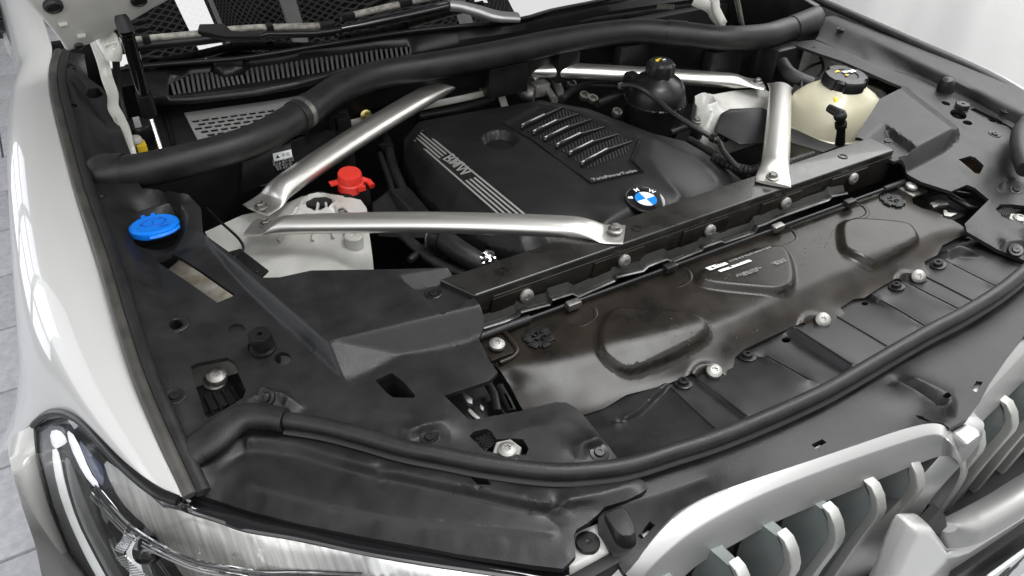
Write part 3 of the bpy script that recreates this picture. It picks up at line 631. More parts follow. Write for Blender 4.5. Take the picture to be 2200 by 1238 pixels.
# the line of the lower seal lip
tube('seal_lip_line', catmull([W(p, .990) for p in T(10, [(850, 612), (1000, 565), (1200, 500), (1400, 430), (1651, 338)]) + T(11, [(280, 205), (520, 85)]) + T(7, [(720, 1170), (1000, 1010), (1320, 840), (1510, 705), (1651, 615)])], 4), .0012, M['smooth'], gtrim, 6)
# ------------------------------------------------------------------ metal radiator shroud
def sdist(P, poly):
    P = np.asarray(P); d = np.full(len(P), 9.); n = len(poly)
    for i in range(n):
        a = np.array(poly[i - 1][:2]); b = np.array(poly[i][:2]); e = b - a; t = np.clip(((P - a) @ e) / (e @ e + 1e-12), 0, 1)
        d = np.minimum(d, np.hypot(*(P - a - t[:, None] * e).T))
    return np.where(inside(P, poly), d, -d)
def sst(x): x = np.clip(x, 0, 1); return x * x * (3 - 2 * x)
emb = [T(6, [(585, 960), (610, 850), (665, 775), (740, 748), (1000, 765), (1210, 785), (1295, 830), (1335, 895), (1300, 945), (1100, 1045), (850, 1130), (760, 1130), (645, 1075), (598, 1030)]),
       [(1490, 597), (1502, 577), (1560, 552), (1640, 525), (1680, 522), (1704, 540), (1717, 606), (1692, 628), (1640, 625), (1515, 613)],
       T(7, [(470, 240), (515, 200), (600, 188), (900, 208), (970, 245), (1008, 310), (995, 345), (760, 475), (700, 485), (640, 465), (510, 410), (482, 380)])]
embw = [chaikin([tuple(W(p, 1.0).xy) for p in e], 2) for e in emb]
lowb = [(1068, 742), (1534, 800), (1767, 690), (1972, 597), (1958, 402)]
lbw = [W(p, .985).xy for p in lowb]
def shroud_bump(P):
    P = np.asarray(P); z = np.zeros(len(P))
    for e in embw: z += .0105 * sst((sdist(P, e) + .001) / .0095)
    for b in lbw[1:4]:
        d = np.hypot(P[:, 0] - b.x, P[:, 1] - b.y); z += .003 * np.exp(-((d - .024) / .005) ** 2) - .004 * sst((.022 - d) / .006)
    return z
sh_out = [(1050, 722, .992), (1160, 676, .992), (1400, 590, .992), (1700, 482, .992), (1940, 396, .992), (1959, 420, .99), (1961, 437, .99), (1979, 447, .989), (2013, 456, .988), (2061, 481, .985), (2088, 503, .980), (2057, 512, .978), (2024, 529, .976), (2013, 549, .973), (1985, 564, .971), (1989, 578, .970), (2006, 592, .969), (1996, 606, .967), (1966, 611, .967), (1945, 605, .968), (1922, 603, .968), (1894, 617, .968), (1857, 641, .968), (1833, 645, .968), (1805, 663, .968), (1820, 680, .967), (1806, 693, .966), (1760, 705, .966), (1725, 698, .967), (1704, 703, .968), (1640, 733, .968), (1600, 752, .968), (1579, 770, .968), (1572, 800, .966), (1555, 818, .965), (1500, 815, .965), (1485, 806, .966), (1440, 824, .967), (1400, 836, .967), (1345, 850, .967), (1297, 879, .966), (1256, 892, .966), (1180, 890, .966), (1124, 884, .968), (1095, 830, .975), (1066, 790, .985), (1056, 760, .99)]
sh_l = [[(1072, 790, .991), (1180, 773, .992), (1290, 752, .992), (1450, 718, .992), (1540, 692, .992), (1640, 652, .992), (1720, 610, .992), (1830, 566, .992), (1930, 530, .991), (2010, 496, .989), (2050, 484, .987)],
        [(1100, 835, .976), (1200, 830, .978), (1330, 800, .979), (1450, 775, .979), (1560, 742, .979), (1640, 703, .979), (1720, 664, .979), (1830, 615, .979), (1930, 572, .979), (2020, 522, .979)]]
shroud, FS = molded('radiator_shroud', sh_out, sh_l, M['steel'], car, grid=.0038, thick=.005, fillet=.012, bump=shroud_bump, ang=50)
shroud['label'] = 'glossy black-brown metal plate with three raised rounded triangles and water spots'
for i, p in enumerate(lowb):
    v = Z(FS, p) if i not in (0, 4) else W(p, 1.0); put('bolt', bolt_me, v + Vector((0, 0, .003)), shroud, NR(FS, v) if i in (1, 2, 3) else (0, -.1, 1), .86)
for p in ((1068, 742), (1958, 402)):
    v = W(p, .996); box('bolt_tab', v - Vector((0, 0, .004)), (.042, .042, .006), M['grey_steel' if p[0] > 1500 else 'steel'], shroud, .002)
# curled lip at the left bolt
tube('shroud_lip', catmull([W(p, z) for p, z in zip(T(6, [(0, 920), (40, 960), (90, 1040), (60, 1085), (-20, 1120)]), (.995, .996, .994, .992, .992))], 5), .004, M['steel'], shroud, 10)
# water drops on the plate
drop = polar_me([(.001, -.0002), (.00095, .0002), (.0006, .0005), (.0002, .0006)], 8); drop.materials.append(M['gloss'])
DV = []; DF = []
def drops(n, poly, f):
    P0 = np.array(poly); R_ = np.array([(random.uniform(P0[:, 0].min(), P0[:, 0].max()), random.uniform(P0[:, 1].min(), P0[:, 1].max())) for _ in range(n * 6)]); R_ = R_[inside(R_, poly)][:n]
    z = np.full(len(R_), .98)
    for _ in range(5): w = np.array([W(p, q) for p, q in zip(R_, z)]); z = f(w[:, :2])
    for (x, y, _), zz in zip(w, z):
        s = len(DV); sc = random.choice((.4, .5, .6, .8, 1.1)); sx = random.uniform(.8, 1.5)
        for q in drop.vertices: DV.append((x + q.co.x * sc * sx, y + q.co.y * sc, zz + q.co.z * sc))
        for pl_ in drop.polygons: DF.append(tuple(s + i for i in pl_.vertices))
drops(150, [(1480, 630), (1640, 650), (1750, 560), (1800, 500), (1780, 480), (1720, 540), (1700, 640), (1500, 640)], FS)
drops(70, [(1560, 650), (1640, 720), (1560, 760), (1440, 780), (1420, 690)], FS)
drops(40, [(1520, 600), (1690, 530), (1705, 600), (1540, 612)], FS)
d = mesh_obj('water_drops', from_data(DV, DF, 60), mat('water_drop', (.02, .02, .02), .03, spec=.8), shroud); d['kind'] = 'stuff'
# printed caution text on the raised middle
def onsurf(f, a, b):
    A, B = Z(f, a), Z(f, b); n = NR(f, (A + B) / 2, .02); x = (B - A).normalized(); y = n.cross(x).normalized(); n = x.cross(y)
    return lambda p, off=.0006: Matrix.Translation(Z(f, p) + n * off) @ Matrix(((x.x, y.x, n.x), (x.y, y.y, n.y), (x.z, y.z, n.z))).to_4x4()
os_ = onsurf(FS, (1520, 580), (1640, 538))
def label(name, s, p, size, m, par, fr, ext=.0001, bold=0, space=1, shear=0):
    return mesh_obj(name, text_me(s, size, ext, shear, space, bold), m, par, fr(p))
def plate(name, p, w, h, m, par, fr, off=.0004, t=.0003):
    return mesh_obj(name, from_bm(box_bm((w, h, t), h * .2 if False else .00005)), m, par, fr(p, off))
plate('caution_sticker', (1540, 572), .036, .011, M['white'], shroud, os_)
plate('caution_sticker', (1578, 571), .062, .009, M['white'], shroud, os_)
label('caution_print', '▲ 주의', (1541, 572), .0085, M['print_dark'], shroud, os_)
label('caution_print', '▲ 주의', (1578, 571), .0075, M['print_dark'], shroud, os_)
label('caution_print', '시스템 손상 엔진에 올바르게 장착', (1612, 547), .0062, M['print_grey'], shroud, os_)
label('caution_print', '엔진이 작동 중일 때 만지지\n팬이 작동할 수 있음 주의\n뜨거운 표면에 주의 하십시오\n취급 설명서 참조', (1607, 584), .0042, M['print_grey'], shroud, os_)
label('caution_print', '냉각수 온도 주의\n보닛을 열기 전에\n점검 하십시오\n엔진 정지 후', (1672, 562), .0042, M['print_grey'], shroud, os_)
# snowflake shaped clips
def flake(p, rot, f, mt):
    v = Z(f, p); g = empty.__class__ and None
    V = []; bm = bmesh.new()
    r = .024; n = 6
    for k in range(6):
        a = 2 * math.pi * k / 6 + rot; b2 = box_bm((.012, .0135, .003), .0008)
        mt_ = Matrix.Translation((.0155 * math.cos(a), .0155 * math.sin(a), 0)) @ Matrix.Rotation(a, 4, 'Z'); b2.transform(mt_); tm = bpy.data.meshes.new('t'); b2.to_mesh(tm); b2.free(); bm.from_mesh(tm); bpy.data.meshes.remove(tm)
        b2 = box_bm((.016, .003, .0035), .0008); b2.transform(Matrix.Translation((.012 * math.cos(a + .52), .012 * math.sin(a + .52), 0)) @ Matrix.Rotation(a + .52, 4, 'Z')); tm = bpy.data.meshes.new('t'); b2.to_mesh(tm); b2.free(); bm.from_mesh(tm); bpy.data.meshes.remove(tm)
        b2 = box_bm((.006, .0055, .0034), .0005); b2.transform(Matrix.Translation((.0162 * math.cos(a), .0162 * math.sin(a), .0006)) @ Matrix.Rotation(a, 4, 'Z')); tm = bpy.data.meshes.new('t'); b2.to_mesh(tm); b2.free(); bm.from_mesh(tm); bpy.data.meshes.remove(tm)
    b2 = box_bm((.014, .005, .005), .0008); tm = bpy.data.meshes.new('t'); b2.to_mesh(tm); b2.free(); bm.from_mesh(tm); bpy.data.meshes.remove(tm)
    return mesh_obj('star_clip', from_bm(bm), mt, shroud, frame(v + Vector((0, 0, .002)), (0, 0, 1), rot))
flake((1157, 727), .3, FS, M['smooth']); flake((1917, 432), .1, FS, M['plastic'])

# ------------------------------------------------------------------ front cross beam
YF, YB, ZT = .688, .742, 1.045
bo = [(-.428, YF, ZT), (.43, YF, ZT), (.43, YB, ZT), (-.455, YB, ZT)]
beam = hull('cross_beam', [(x, y, ZT - .042) for x, y, _ in bo], bo, M['beam'], car, .0035)
beam['label'] = 'black steel cross beam carrying the strut braces'
fp = [(-.40, YF - .0012, ZT - .012), (.43, YF - .0012, ZT - .012), (.43, YF - .0012, ZT - .062), (-.40, YF - .0012, ZT - .062)]
prism('front_plate', fp, (0, .003, 0), M['beam'], beam, .0006)
ub = [(1133, 637), (1343, 562), (1527, 497), (1690, 438), (1835, 385)]
for i, p in enumerate(ub):
    v = Wy(p, YF - .010); put('bolt', bolt_me, v, beam, (0, -1, .1), .84)
    w = .075 if i else .045
    pts = [(v.x - .052, YF - .005, ZT - .014), (v.x + w - .035, YF - .005, ZT - .014), (v.x + w - .03, YF - .005, v.z - .026), (v.x - .058, YF - .005, v.z - .026)]
    prism('bolt_plate', pts, (0, .004, 0), M['steel'], beam, .0015)
lip = T(6, [(-130, 890), (0, 850), (90, 812), (105, 790), (290, 742), (305, 712), (430, 672), (470, 692), (700, 592), (712, 570), (880, 530), (910, 500), (1030, 456), (1065, 472), (1250, 400), (1262, 382), (1370, 342), (1392, 350), (1580, 290), (1605, 250), (1651, 235)]) + T(7, [(100, 190), (270, 130), (400, 85), (420, 60), (520, 40)])
lw = [Wy(p, YF - .014) for p in lip]
tube('lower_lip', lw, [(.006, .0016)] * len(lw), M['beam'], beam, 8)
V = [q + Vector((0, .002, .0)) for q in lw] + [Vector((q.x, YF - .004, q.z + .012)) for q in lw]; n = len(lw)
mesh_obj('lip_web', from_data(V, [(i, i + 1, n + i + 1, n + i) for i in range(n - 1)], 20), M['beam'], beam)
for p in T(6, [(850, 268), (10, 542)]) + T(3, [(505, 990)]) + T(5, [(1580, 542)]):
    v = W(p, ZT + .0005); put('beam_eyelet', ring_me(.0085, .0055, .0008), v, beam, m='steel')
# latch rod and its clips
ra, rb = W((1035, 722), 1.0), W((1962, 384), 1.0)
rod = tube('latch_rod', [ra, rb], .0032, M['smooth'], car, 12)
tube('rod_sleeve', [ra.lerp(rb, -.02), ra.lerp(rb, .085)], .0055, M['rubber'], rod, 14); tube('rod_sleeve', [ra.lerp(rb, .91), ra.lerp(rb, 1.0)], .0055, M['rubber'], rod, 14)
for p, mt in ((T(6, [(447, 750)])[0], 'grey_steel'), (T(6, [(1060, 515)])[0], 'beam'), (T(7, [(90, 262)])[0], 'grey_steel'), (T(7, [(545, 105)])[0], 'plastic')):
    v = W(p, 1.003)
    box('rod_clip', v, (.022, .012, .011), M[mt], rod, .002)
    u = [v + Vector(q) for q in ((-.028, .002, -.012), (-.026, -.018, -.012), (-.008, -.032, -.011), (.018, -.028, -.011), (.030, -.010, -.010), (.026, .006, -.010))]
    tube('clip_lip', [q - np.array((0, 0, .0015)) for q in catmull(u, 5)], [(.0045, .0018)] * 26, M['steel'], shroud, 10)
    prism('clip_hole', [v + Vector(q) for q in ((-.02, -.003, -.0135), (-.004, -.02, -.0135), (.018, -.016, -.0135), (.022, 0, -.0135))], .002, M['dark'], shroud, 0)

# ------------------------------------------------------------------ stepped plastic deck in front of the shroud
fd_out = [(2100, 485, .972), (2024, 520, .968), (1983, 556, .964), (1940, 592, .963), (1894, 605, .963), (1830, 632, .963), (1780, 660, .962), (1700, 692, .962), (1640, 722, .962), (1560, 762, .961), (1440, 815, .961), (1345, 838, .960), (1270, 870, .96), (1240, 860, .96), (1235, 876, .961), (1290, 937, .968), (1324, 995, .975), (1351, 1000, .98), (1440, 972, .982), (1530, 942, .982), (1640, 901, .982), (1742, 856, .982), (1812, 818, .982), (1983, 720, .982), (2068, 676, .982), (2146, 628, .982), (2210, 580, .982), (2195, 566, .982), (2150, 535, .98)]
def step(lo, hi, a, b):
    return [[(*p, a) for p in lo], [(*p, b) for p in hi]]
fd_l = []
for t, lo, hi in ((7, [(155, 950), (330, 1062), (500, 1172)], [(190, 890), (370, 1005), (565, 1130)]), (7, [(640, 714), (820, 812), (990, 910)], [(685, 683), (850, 780), (1024, 886)]),
                  (7, [(850, 615), (1030, 706), (1200, 796)], [(885, 598), (1060, 688), (1234, 776)]), (7, [(1085, 478), (1150, 498), (1300, 572), (1450, 652)], [(1110, 452), (1250, 522), (1400, 598), (1484, 636)]),
                  (7, [(-5, 1100), (120, 1165), (255, 1245)], [(20, 1075), (140, 1140), (290, 1225)])):
    z1 = np.linspace(.9615, .975, len(lo)); z2 = np.linspace(.976, .988, len(hi))
    fd_l += [[(*p, z) for p, z in zip(T(t, lo), z1)], [(*p, z) for p, z in zip(T(t, hi), z2)]]
fd_l += [T(10, [(1215, 0, .964), (1370, 120, .970), (1500, 238, .978)]), T(10, [(1240, -5, .970), (1400, 110, .976), (1545, 222, .983)]),
         T(10, [(745, 275, .964), (880, 215, .964), (960, 130, .964), (1060, 42, .964)]), T(10, [(720, 262, .972), (850, 200, .973), (950, 100, .973), (1040, 15, .972)]), T(10, [(640, 180, .965), (720, 262, .968)]),
         T(10, [(1062, 40, .968), (1200, 170, .972), (1340, 298, .980)]),
         T(7, [(1100, 455, .967), (1170, 405, .984), (1245, 372, .990), (1330, 405, .988), (1372, 438, .978)]), T(7, [(1140, 472, .972), (1250, 448, .974), (1365, 450, .977)])]
deck, FD = molded('front_deck', fd_out, fd_l, M['deck'], car, holes=[T(7, ell(145, 975, 30, 17)), T(7, ell(642, 745, 22, 11)), T(6, [(1420, 985), (1500, 950), (1560, 930)]) if False else T(7, ell(845, 330, 1, 1))], grid=.0045, thick=.004, fillet=.002)
deck['label'] = 'stepped black plastic deck between the metal plate and the front seal'
for t, l in ((7, [(190, 890), (370, 1005), (565, 1130)]), (7, [(685, 683), (850, 780), (1024, 886)]), (7, [(885, 598), (1060, 688), (1234, 776)]), (7, [(1150, 470), (1250, 522), (1400, 598), (1484, 636)]), (7, [(20, 1075), (140, 1140), (290, 1225)]), (10, [(1240, -5), (1400, 110), (1545, 222)]), (10, [(1066, 42), (1200, 170), (1340, 298)]), (7, [(420, 800), (600, 905), (780, 1012)]), (7, [(1000, 560), (1160, 640), (1330, 728)])):
    pts = [Z(FD, tuple(q)) + Vector((0, 0, .0006)) for q in catmull(T(t, l), 4)]; tube('step_highlight_bead', pts, [(.0016, .0011)] * len(pts), M['deck'], deck, 8)  # raised beads added along the step edges to catch highlight lines
for p in ((1605, 769), (1467, 826), (1925, 618), (2014, 571)): v = Z(FD, p); put('screw', screw_me, v + Vector((0, 0, .002)), deck, NR(FD, v), 1.15)

# ------------------------------------------------------------------ engine cover
ec_out = [(868, 300, .915), (900, 262, .935), (985, 246, .945), (1080, 230, .95), (1161, 216, .952), (1263, 234, .95), (1399, 286, .94), (1473, 305, .925), (1531, 339, .915), (1600, 392, .91), (1480, 455, .925), (1345, 500, .93), (1230, 535, .93), (1120, 548, .925), (1050, 530, .915), (985, 488, .905), (905, 420, .895), (868, 350, .9)]
ec_l = [[(888, 304, .943), (940, 352, .952), (1000, 405, .955), (1076, 474, .952), (1120, 520, .945)], [(908, 278, .948), (990, 340, .962), (1083, 420, .965), (1133, 470, .96), (1180, 515, .95)],
        [(985, 262, .958), (1050, 245, .962), (1161, 224, .962), (1262, 242, .96), (1370, 288, .957), (1345, 345, .960), (1380, 388, .960), (1270, 412, .962), (1140, 325, .966), (1060, 275, .965)],
        T(2, [(960, 880, .952), (930, 990, .958), (1000, 1090, .960), (1130, 1238, .955)]), T(2, [(1150, 960, .935), (1300, 1060, .935), (1370, 1150, .93)]),
        [(1180, 400, .964), (1290, 440, .963), (1387, 432, .960), (1300, 480, .955)], [(1000, 300, .962), (1150, 360, .966), (1240, 410, .965)]]
rec = W3(T(2, [(8, 790, .962), (240, 662, .962), (420, 690, .962), (620, 775, .962), (868, 882, .958), (812, 1018, .96), (880, 1088, .96), (562, 1163, .962)]))
recp = [tuple(p.xy) for p in rec]
cap_c = W((1073, 300), .963)
def ec_bump(P):
    P = np.asarray(P); s = sdist(P, recp); z = -.004 * sst((s + .001) / .004)
    d = np.hypot(P[:, 0] - cap_c.x, P[:, 1] - cap_c.y); z -= .022 * sst((.036 - d) / .008)
    g = W((1387, 430), .961); d2 = np.hypot(P[:, 0] - g.x, P[:, 1] - g.y); z += .002 * sst((.046 - d2) / .004)
    return z
cover, FE = molded('engine_cover', ec_out, ec_l, M['cover'], car, grid=.006, thick=.05, fillet=.008, bump=ec_bump, ang=60)
cover['label'] = 'matt black engine cover with stripes, slotted panel and round badge'
# stripes
for k in range(5):
    a = np.array((891, 302)) + (np.array((908, 281)) - np.array((891, 302))) * k / 4; b = np.array((1083, 470)) + (np.array((1134, 467)) - np.array((1083, 470))) * k / 4
    ext = np.array([0, 0]); segs = [(0, 1)] if k in (0, 4) else [(0, .25), (.53, 1)]
    for s0, s1 in segs:
        pts = [Z(FE, tuple(a + (b - a) * (s0 + (s1 - s0) * i / 8))) + Vector((0, 0, .0006)) for i in range(9)]
        tube('stripe', pts, [(.0023, .0006)] * 9, M['print_grey'] if False else M['satin_fin'], cover, 8)
fr_ = onsurf(FE, (930, 325), (1030, 413)); label('cover_lettering', 'BMW', (980, 355), .034, M['satin_fin'], cover, fr_, .0004, .0006, 1.04, .15)
fr2 = onsurf(FE, (1275, 384), (1364, 365)); label('cover_lettering', 'TwinPowerTurbo', (1320, 377), .0135, M['satin_fin'], cover, fr2, .0005, .00035, 1.02, .1)
# slotted panel: six cells with fins
M['weave'] = mat('ribbed_black', (.016, .016, .017), .35)
_nt = M['weave'].node_tree; _w = _nt.nodes.new('ShaderNodeTexWave'); _w.inputs['Scale'].default_value = 45; _g = _nt.nodes.new('ShaderNodeNewGeometry'); _mp = _nt.nodes.new('ShaderNodeMapping'); _mp.inputs['Rotation'].default_value = (0, 0, .5); _nt.links.new(_g.outputs['Position'], _mp.inputs[0]); _nt.links.new(_mp.outputs[0], _w.inputs['Vector']); _b = _nt.nodes.new('ShaderNodeBump'); _b.inputs['Strength'].default_value = 1; _b.inputs['Distance'].default_value = .003; _nt.links.new(_w.outputs['Fac'], _b.inputs['Height']); _nt.links.new(_b.outputs[0], _nt.nodes['Principled BSDF'].inputs['Normal'])
sl = [((120, 822), (262, 754), (385, 685)), ((192, 862), (336, 790), (475, 730)), ((264, 902), (408, 830), (560, 765)), ((340, 945), (488, 872), (640, 815)), ((420, 996), (566, 922), (730, 860)), ((497, 1060), (656, 972), (815, 905))]
for i, (a, b, c) in enumerate(sl):
    pa, pb, pc = [Z(FE, q) for q in T(2, [a, b, c])]; up = Vector((0, 0, .006))
    tube('slot_fin', [pa + up * .4, pa.lerp(pb, .1) + up, pb + up, pc + up * .4], [(.003, .005), (.004, .007), (.0035, .006), (.002, .003)], M['smooth'], cover, 10)
    tube('fin_strip', [pa + up * 1.9, pb + up * 1.9], [(.0018, .0014), (.0026, .0016), (.0018, .0012)], M['satin_fin'], cover, 8)
    n_ = sl[i + 1] if i < 5 else ((560, 1072), (690, 1020), (800, 985))
    q = [Z(FE, p) for p in T(2, [(a[0] + 18, a[1] + 12), (b[0] + 5, b[1] + 6), (c[0], c[1] + 4), (n_[2][0] - 12, n_[2][1] - 8), (n_[1][0] - 5, n_[1][1] - 6), (n_[0][0] + 10, n_[0][1] - 14)])]
    mesh_obj('slot_panel', from_data([p + Vector((0, 0, .0008)) for p in q], [tuple(range(6))]), M['weave'], cover)
grv = [Z(FE, p) + Vector((0, 0, .0015)) for p in T(2, [(0, 785), (180, 882), (560, 1166), (885, 1090), (815, 1018), (872, 882)])]
tube('panel_border', grv, .0016, M['gloss'], cover, 6)
# oil filler lid down in its well
put('filler_lid', polar_me([(.028, -.004), (.028, .004), (.026, .006), (.012, .0065), (.001, .0065)], 32), cap_c + Vector((0, 0, -.020)), cover, m='smooth')
# round badge
bc = W((1387, 430), .9635); bn = Vector((.02, -.10, 1)).normalized()
badge = place(bpy.data.objects.new('badge', polar_me([(.037, -.003), (.037, .001), (.0362, .002), (.0345, .0026), (.001, .0026)], 48)), cover, frame(bc, bn)); badge.data.materials.append(M['gloss'])
badge['label'] = 'round blue and white badge with black rim'
def ringflat(r1, r2, z, m, name):
    n = 48; V = [(r * math.cos(2 * math.pi * k / n), r * math.sin(2 * math.pi * k / n), zz) for r, zz in ((r1, z - .0008), (r1, z), (r2, z), (r2, z - .0008)) for k in range(n)]
    F_ = [(j * n + k, j * n + (k + 1) % n, (j + 1) * n + (k + 1) % n, (j + 1) * n + k) for j in range(3) for k in range(n)]
    return mesh_obj(name, from_data(V, F_, 30), m, badge, frame(bc, bn))
ringflat(.0372, .0355, .0030, M['chrome_thin'], 'badge_ring'); ringflat(.0208, .0200, .0032, M['chrome_thin'], 'badge_ring')
ang0 = .0
for k in range(4):
    V = [(0, 0, .0031)] + [(.0200 * math.cos(ang0 + k * math.pi / 2 + i * math.pi / 24), .0200 * math.sin(ang0 + k * math.pi / 2 + i * math.pi / 24), .0031) for i in range(13)]
    mesh_obj('badge_quarter', from_data(V, [(0, i, i + 1) for i in range(1, 13)]), M['white'] if k % 2 == 0 else M['blue'], badge, frame(bc, bn))
for ch_, a in (('B', 2.62), ('M', 1.57), ('W', .52)):
    mesh_obj('badge_letter', text_me(ch_, .0125, .0003, 0, 1, .0003), M['white'], badge, frame(bc, bn) @ Matrix.Translation((.0278 * math.cos(a), .0278 * math.sin(a), .003)) @ Matrix.Rotation(a - math.pi / 2, 4, 'Z'))

# ------------------------------------------------------------------ strut braces
def brace(name, pts, w, lab, flat0=True, flat1=True):
    """drawn aluminium tube, pressed flat at both ends"""
    P = [Vector(p) for p in pts]; L = (P[-1] - P[0]).length; d = (P[-1] - P[0]).normalized(); n = 60
    cp = catmull(P, 12); m = len(cp); R = []
    s = [0]
    for i in range(1, m): s.append(s[-1] + (Vector(cp[i]) - Vector(cp[i - 1])).length)
    for q in s:
        e = min(q, s[-1] - q); k = float(sst(np.array([(e - .022) / .055]))[0])
        R.append((w * (1.22 - .22 * k), .0028 + (w * .72 - .0028) * k))
    o = tube(name, cp, R, M['alu'], car, 24, ang=70); o['label'] = lab; return o
pa0, pa1 = W((548, 452), .968), W((985, 165), .985)
brA = brace('strut_brace', [pa0, pa0.lerp(pa1, .06), pa0.lerp(pa1, .14) + Vector((0, 0, .010)), pa0.lerp(pa1, .5) + Vector((0, 0, .012)), pa1], .025, 'silver brace tube rising from the left tower to under the cross tube')
pb0, pb1 = W((536, 489), .962), W((1341, 504), 1.050)
brB = brace('strut_brace', [pb0, pb0.lerp(pb1, .05), pb0.lerp(pb1, .13) + Vector((0, 0, .008)), pb0.lerp(pb1, .5) + Vector((0, 0, .016)), pb0.lerp(pb1, .86) + Vector((0, 0, .012)), pb0.lerp(pb1, .95) + Vector((0, 0, .001)), pb1], .0205, 'silver brace tube from the left tower to the front cross beam')
pc0, pc1 = W((1052, 148), .975), W((1640, 183), .96)
brC = brace('strut_brace', [pc0, pc0.lerp(pc1, .08), pc0.lerp(pc1, .2) + Vector((0, 0, .006)), pc0.lerp(pc1, .5) + Vector((0, 0, .008)), pc0.lerp(pc1, .88) + Vector((0, 0, .006)), pc1], .0225, 'silver brace tube behind the black reservoir')
pd0, pd1 = W((1661, 396), 1.050), W((1675, 184), .97)
brD = brace('strut_brace', [pd0, pd0.lerp(pd1, .07), pd0.lerp(pd1, .18) + Vector((0, 0, .010)), pd0.lerp(pd1, .6) + Vector((0, 0, .014)), pd0.lerp(pd1, .9) + Vector((0, 0, .010)), pd1], .0235, 'short silver brace tube beside the coolant tank')
for b, p, z in ((brA, (560, 444), .976), (brB, (572, 482), .970), (brB, (1322, 493), 1.056), (brC, (1628, 176), .966), (brD, (1660, 381), 1.056), (brD, (1674, 186), .976)):
    put('bolt', hexb_me, W(p, z), b, (0, 0, 1), .86)

# ------------------------------------------------------------------ suspension towers and the dark depth of the bay
tl_out = [(440, 498, .93), (520, 462, .94), (590, 448, .945), (650, 422, .95), (690, 415, .95), (735, 420, .945), (775, 430, .935), (788, 448, .93), (793, 500, .92), (800, 550, .91), (806, 610, .90), (700, 640, .90), (560, 640, .90), (480, 570, .91)]
tl_l = [[(560, 540, .915), (620, 530, .918), (690, 535, .92), (750, 560, .915), (770, 590, .91)], [(540, 575, .925), (620, 548, .93), (700, 552, .93), (752, 580, .925)], [(620, 470, .955), (640, 445, .96), (690, 432, .963), (720, 445, .958), (728, 470, .95)], [(600, 520, .925), (640, 505, .93), (720, 505, .928), (760, 530, .92)]]
def tl_bump(P):
    P = np.asarray(P); g = W((684, 428), .962); d = np.hypot(P[:, 0] - g.x, P[:, 1] - g.y); return .006 * np.exp(-((d - .03) / .006) ** 2) - .03 * sst((.026 - d) / .006)
towL, FTL = molded('strut_tower', tl_out, tl_l, M['cast'], car, grid=.006, thick=.05, fillet=.008, bump=tl_bump, ang=60)
towL['label'] = 'white coated cast strut tower on the left'
for p, q in (((560, 446), .970), ((572, 484), .962)):
    t_ = W(p, q); tube('boss', [t_ - Vector((0, 0, .004)), t_ - Vector((0, 0, .06))], [.013, .016], M['cast'], towL, 20)
for a, b in (((684, 440), (672, 520)), ((640, 450), (600, 520)), ((720, 445), (748, 520)), ((700, 440), (716, 515))):
    A, B = Z(FTL, a), Z(FTL, b); tube('casting_rib', [A + Vector((0, 0, .002)), B + Vector((0, 0, .002))], [(.0025, .006)] * 2, M['cast'], towL, 8)
put('tower_hole_shade', polar_me([(.0245, -.006), (.0245, 0), (.001, 0)], 28), W((684, 427), .950), towL, m='dark')  # dark disc set into the hole, standing in for its shade
put('bolt', hexb_me, Z(FTL, (735, 462)) + Vector((0, 0, .004)), towL, s=.8)
put('casting_boss', polar_me([(.016, -.02), (.016, .006), (.014, .008), (.005, .008), (.004, .006), (.0005, .006)], 28), Z(FTL, (762, 525)) + Vector((0, 0, .012)), towL, m='cast')
tr_out = T(2, [(1215, 620, .95), (1260, 600, .955), (1340, 595, .955), (1480, 570, .95), (1651, 560, .94), (1720, 600, .93), (1720, 760, .91), (1500, 840, .90), (1340, 900, .89), (1260, 850, .90), (1225, 760, .92)])
tr_l = [T(2, [(1225, 640, .955), (1280, 660, .955), (1340, 640, .958)]), T(2, [(1330, 640, .955), (1400, 680, .95), (1430, 760, .93)]), T(2, [(1250, 790, .935), (1330, 720, .945), (1420, 690, .94)])]
def tr_bump(P):
    P = np.asarray(P); g = W(T(2, [(1285, 632)])[0], .955); d = np.hypot(P[:, 0] - g.x, P[:, 1] - g.y); return .006 * np.exp(-((d - .026) / .005) ** 2) - .03 * sst((.022 - d) / .006)
towR, FTR = molded('strut_tower', tr_out, tr_l, M['cast'], car, grid=.007, thick=.05, fillet=.01, bump=tr_bump, ang=60)
towR['label'] = 'white coated cast strut tower beside the black reservoir'
put('bolt', hexb_me, Z(FTR, T(2, [(1320, 730)])[0]) + Vector((0, 0, .003)), towR, s=.8); put('bolt', hexb_me, Z(FTR, T(2, [(1228, 775)])[0]) + Vector((0, 0, .003)), towR, s=.75)
# ------------------------------------------------------------------ dark depth of the bay
def slab(name, lo, hi, m, par=car, bev=.003): 
    c = [(a + b) / 2 for a, b in zip(lo, hi)]; return box(name, c, [b - a for a, b in zip(lo, hi)], m, par, bev)
slab('bay_floor', (-.86, .30, .70), (.86, 1.62, .72), M['dark'])
slab('bulkhead', (-.30, 1.50, .70), (.86, 1.53, 1.0), M['dark']); slab('bulkhead_lower', (-.84, 1.50, .70), (-.302, 1.53, .88), M['dark']); slab('cowl_back', (-.84, 1.80, .70), (.86, 1.82, 1.06), M['dark'])
slab('bay_side', (-.828, .75, .70), (-.812, 1.9, .99), M['dark']); slab('bay_side', (.85, .55, .70), (.868, 1.9, 1.04), M['dark'])
slab('radiator', (-.62, .46, .70), (.62, .66, .93), M['dark'])
slab('radiator_core', (-.62, .315, .66), (.62, .33, .955), M['dark'])
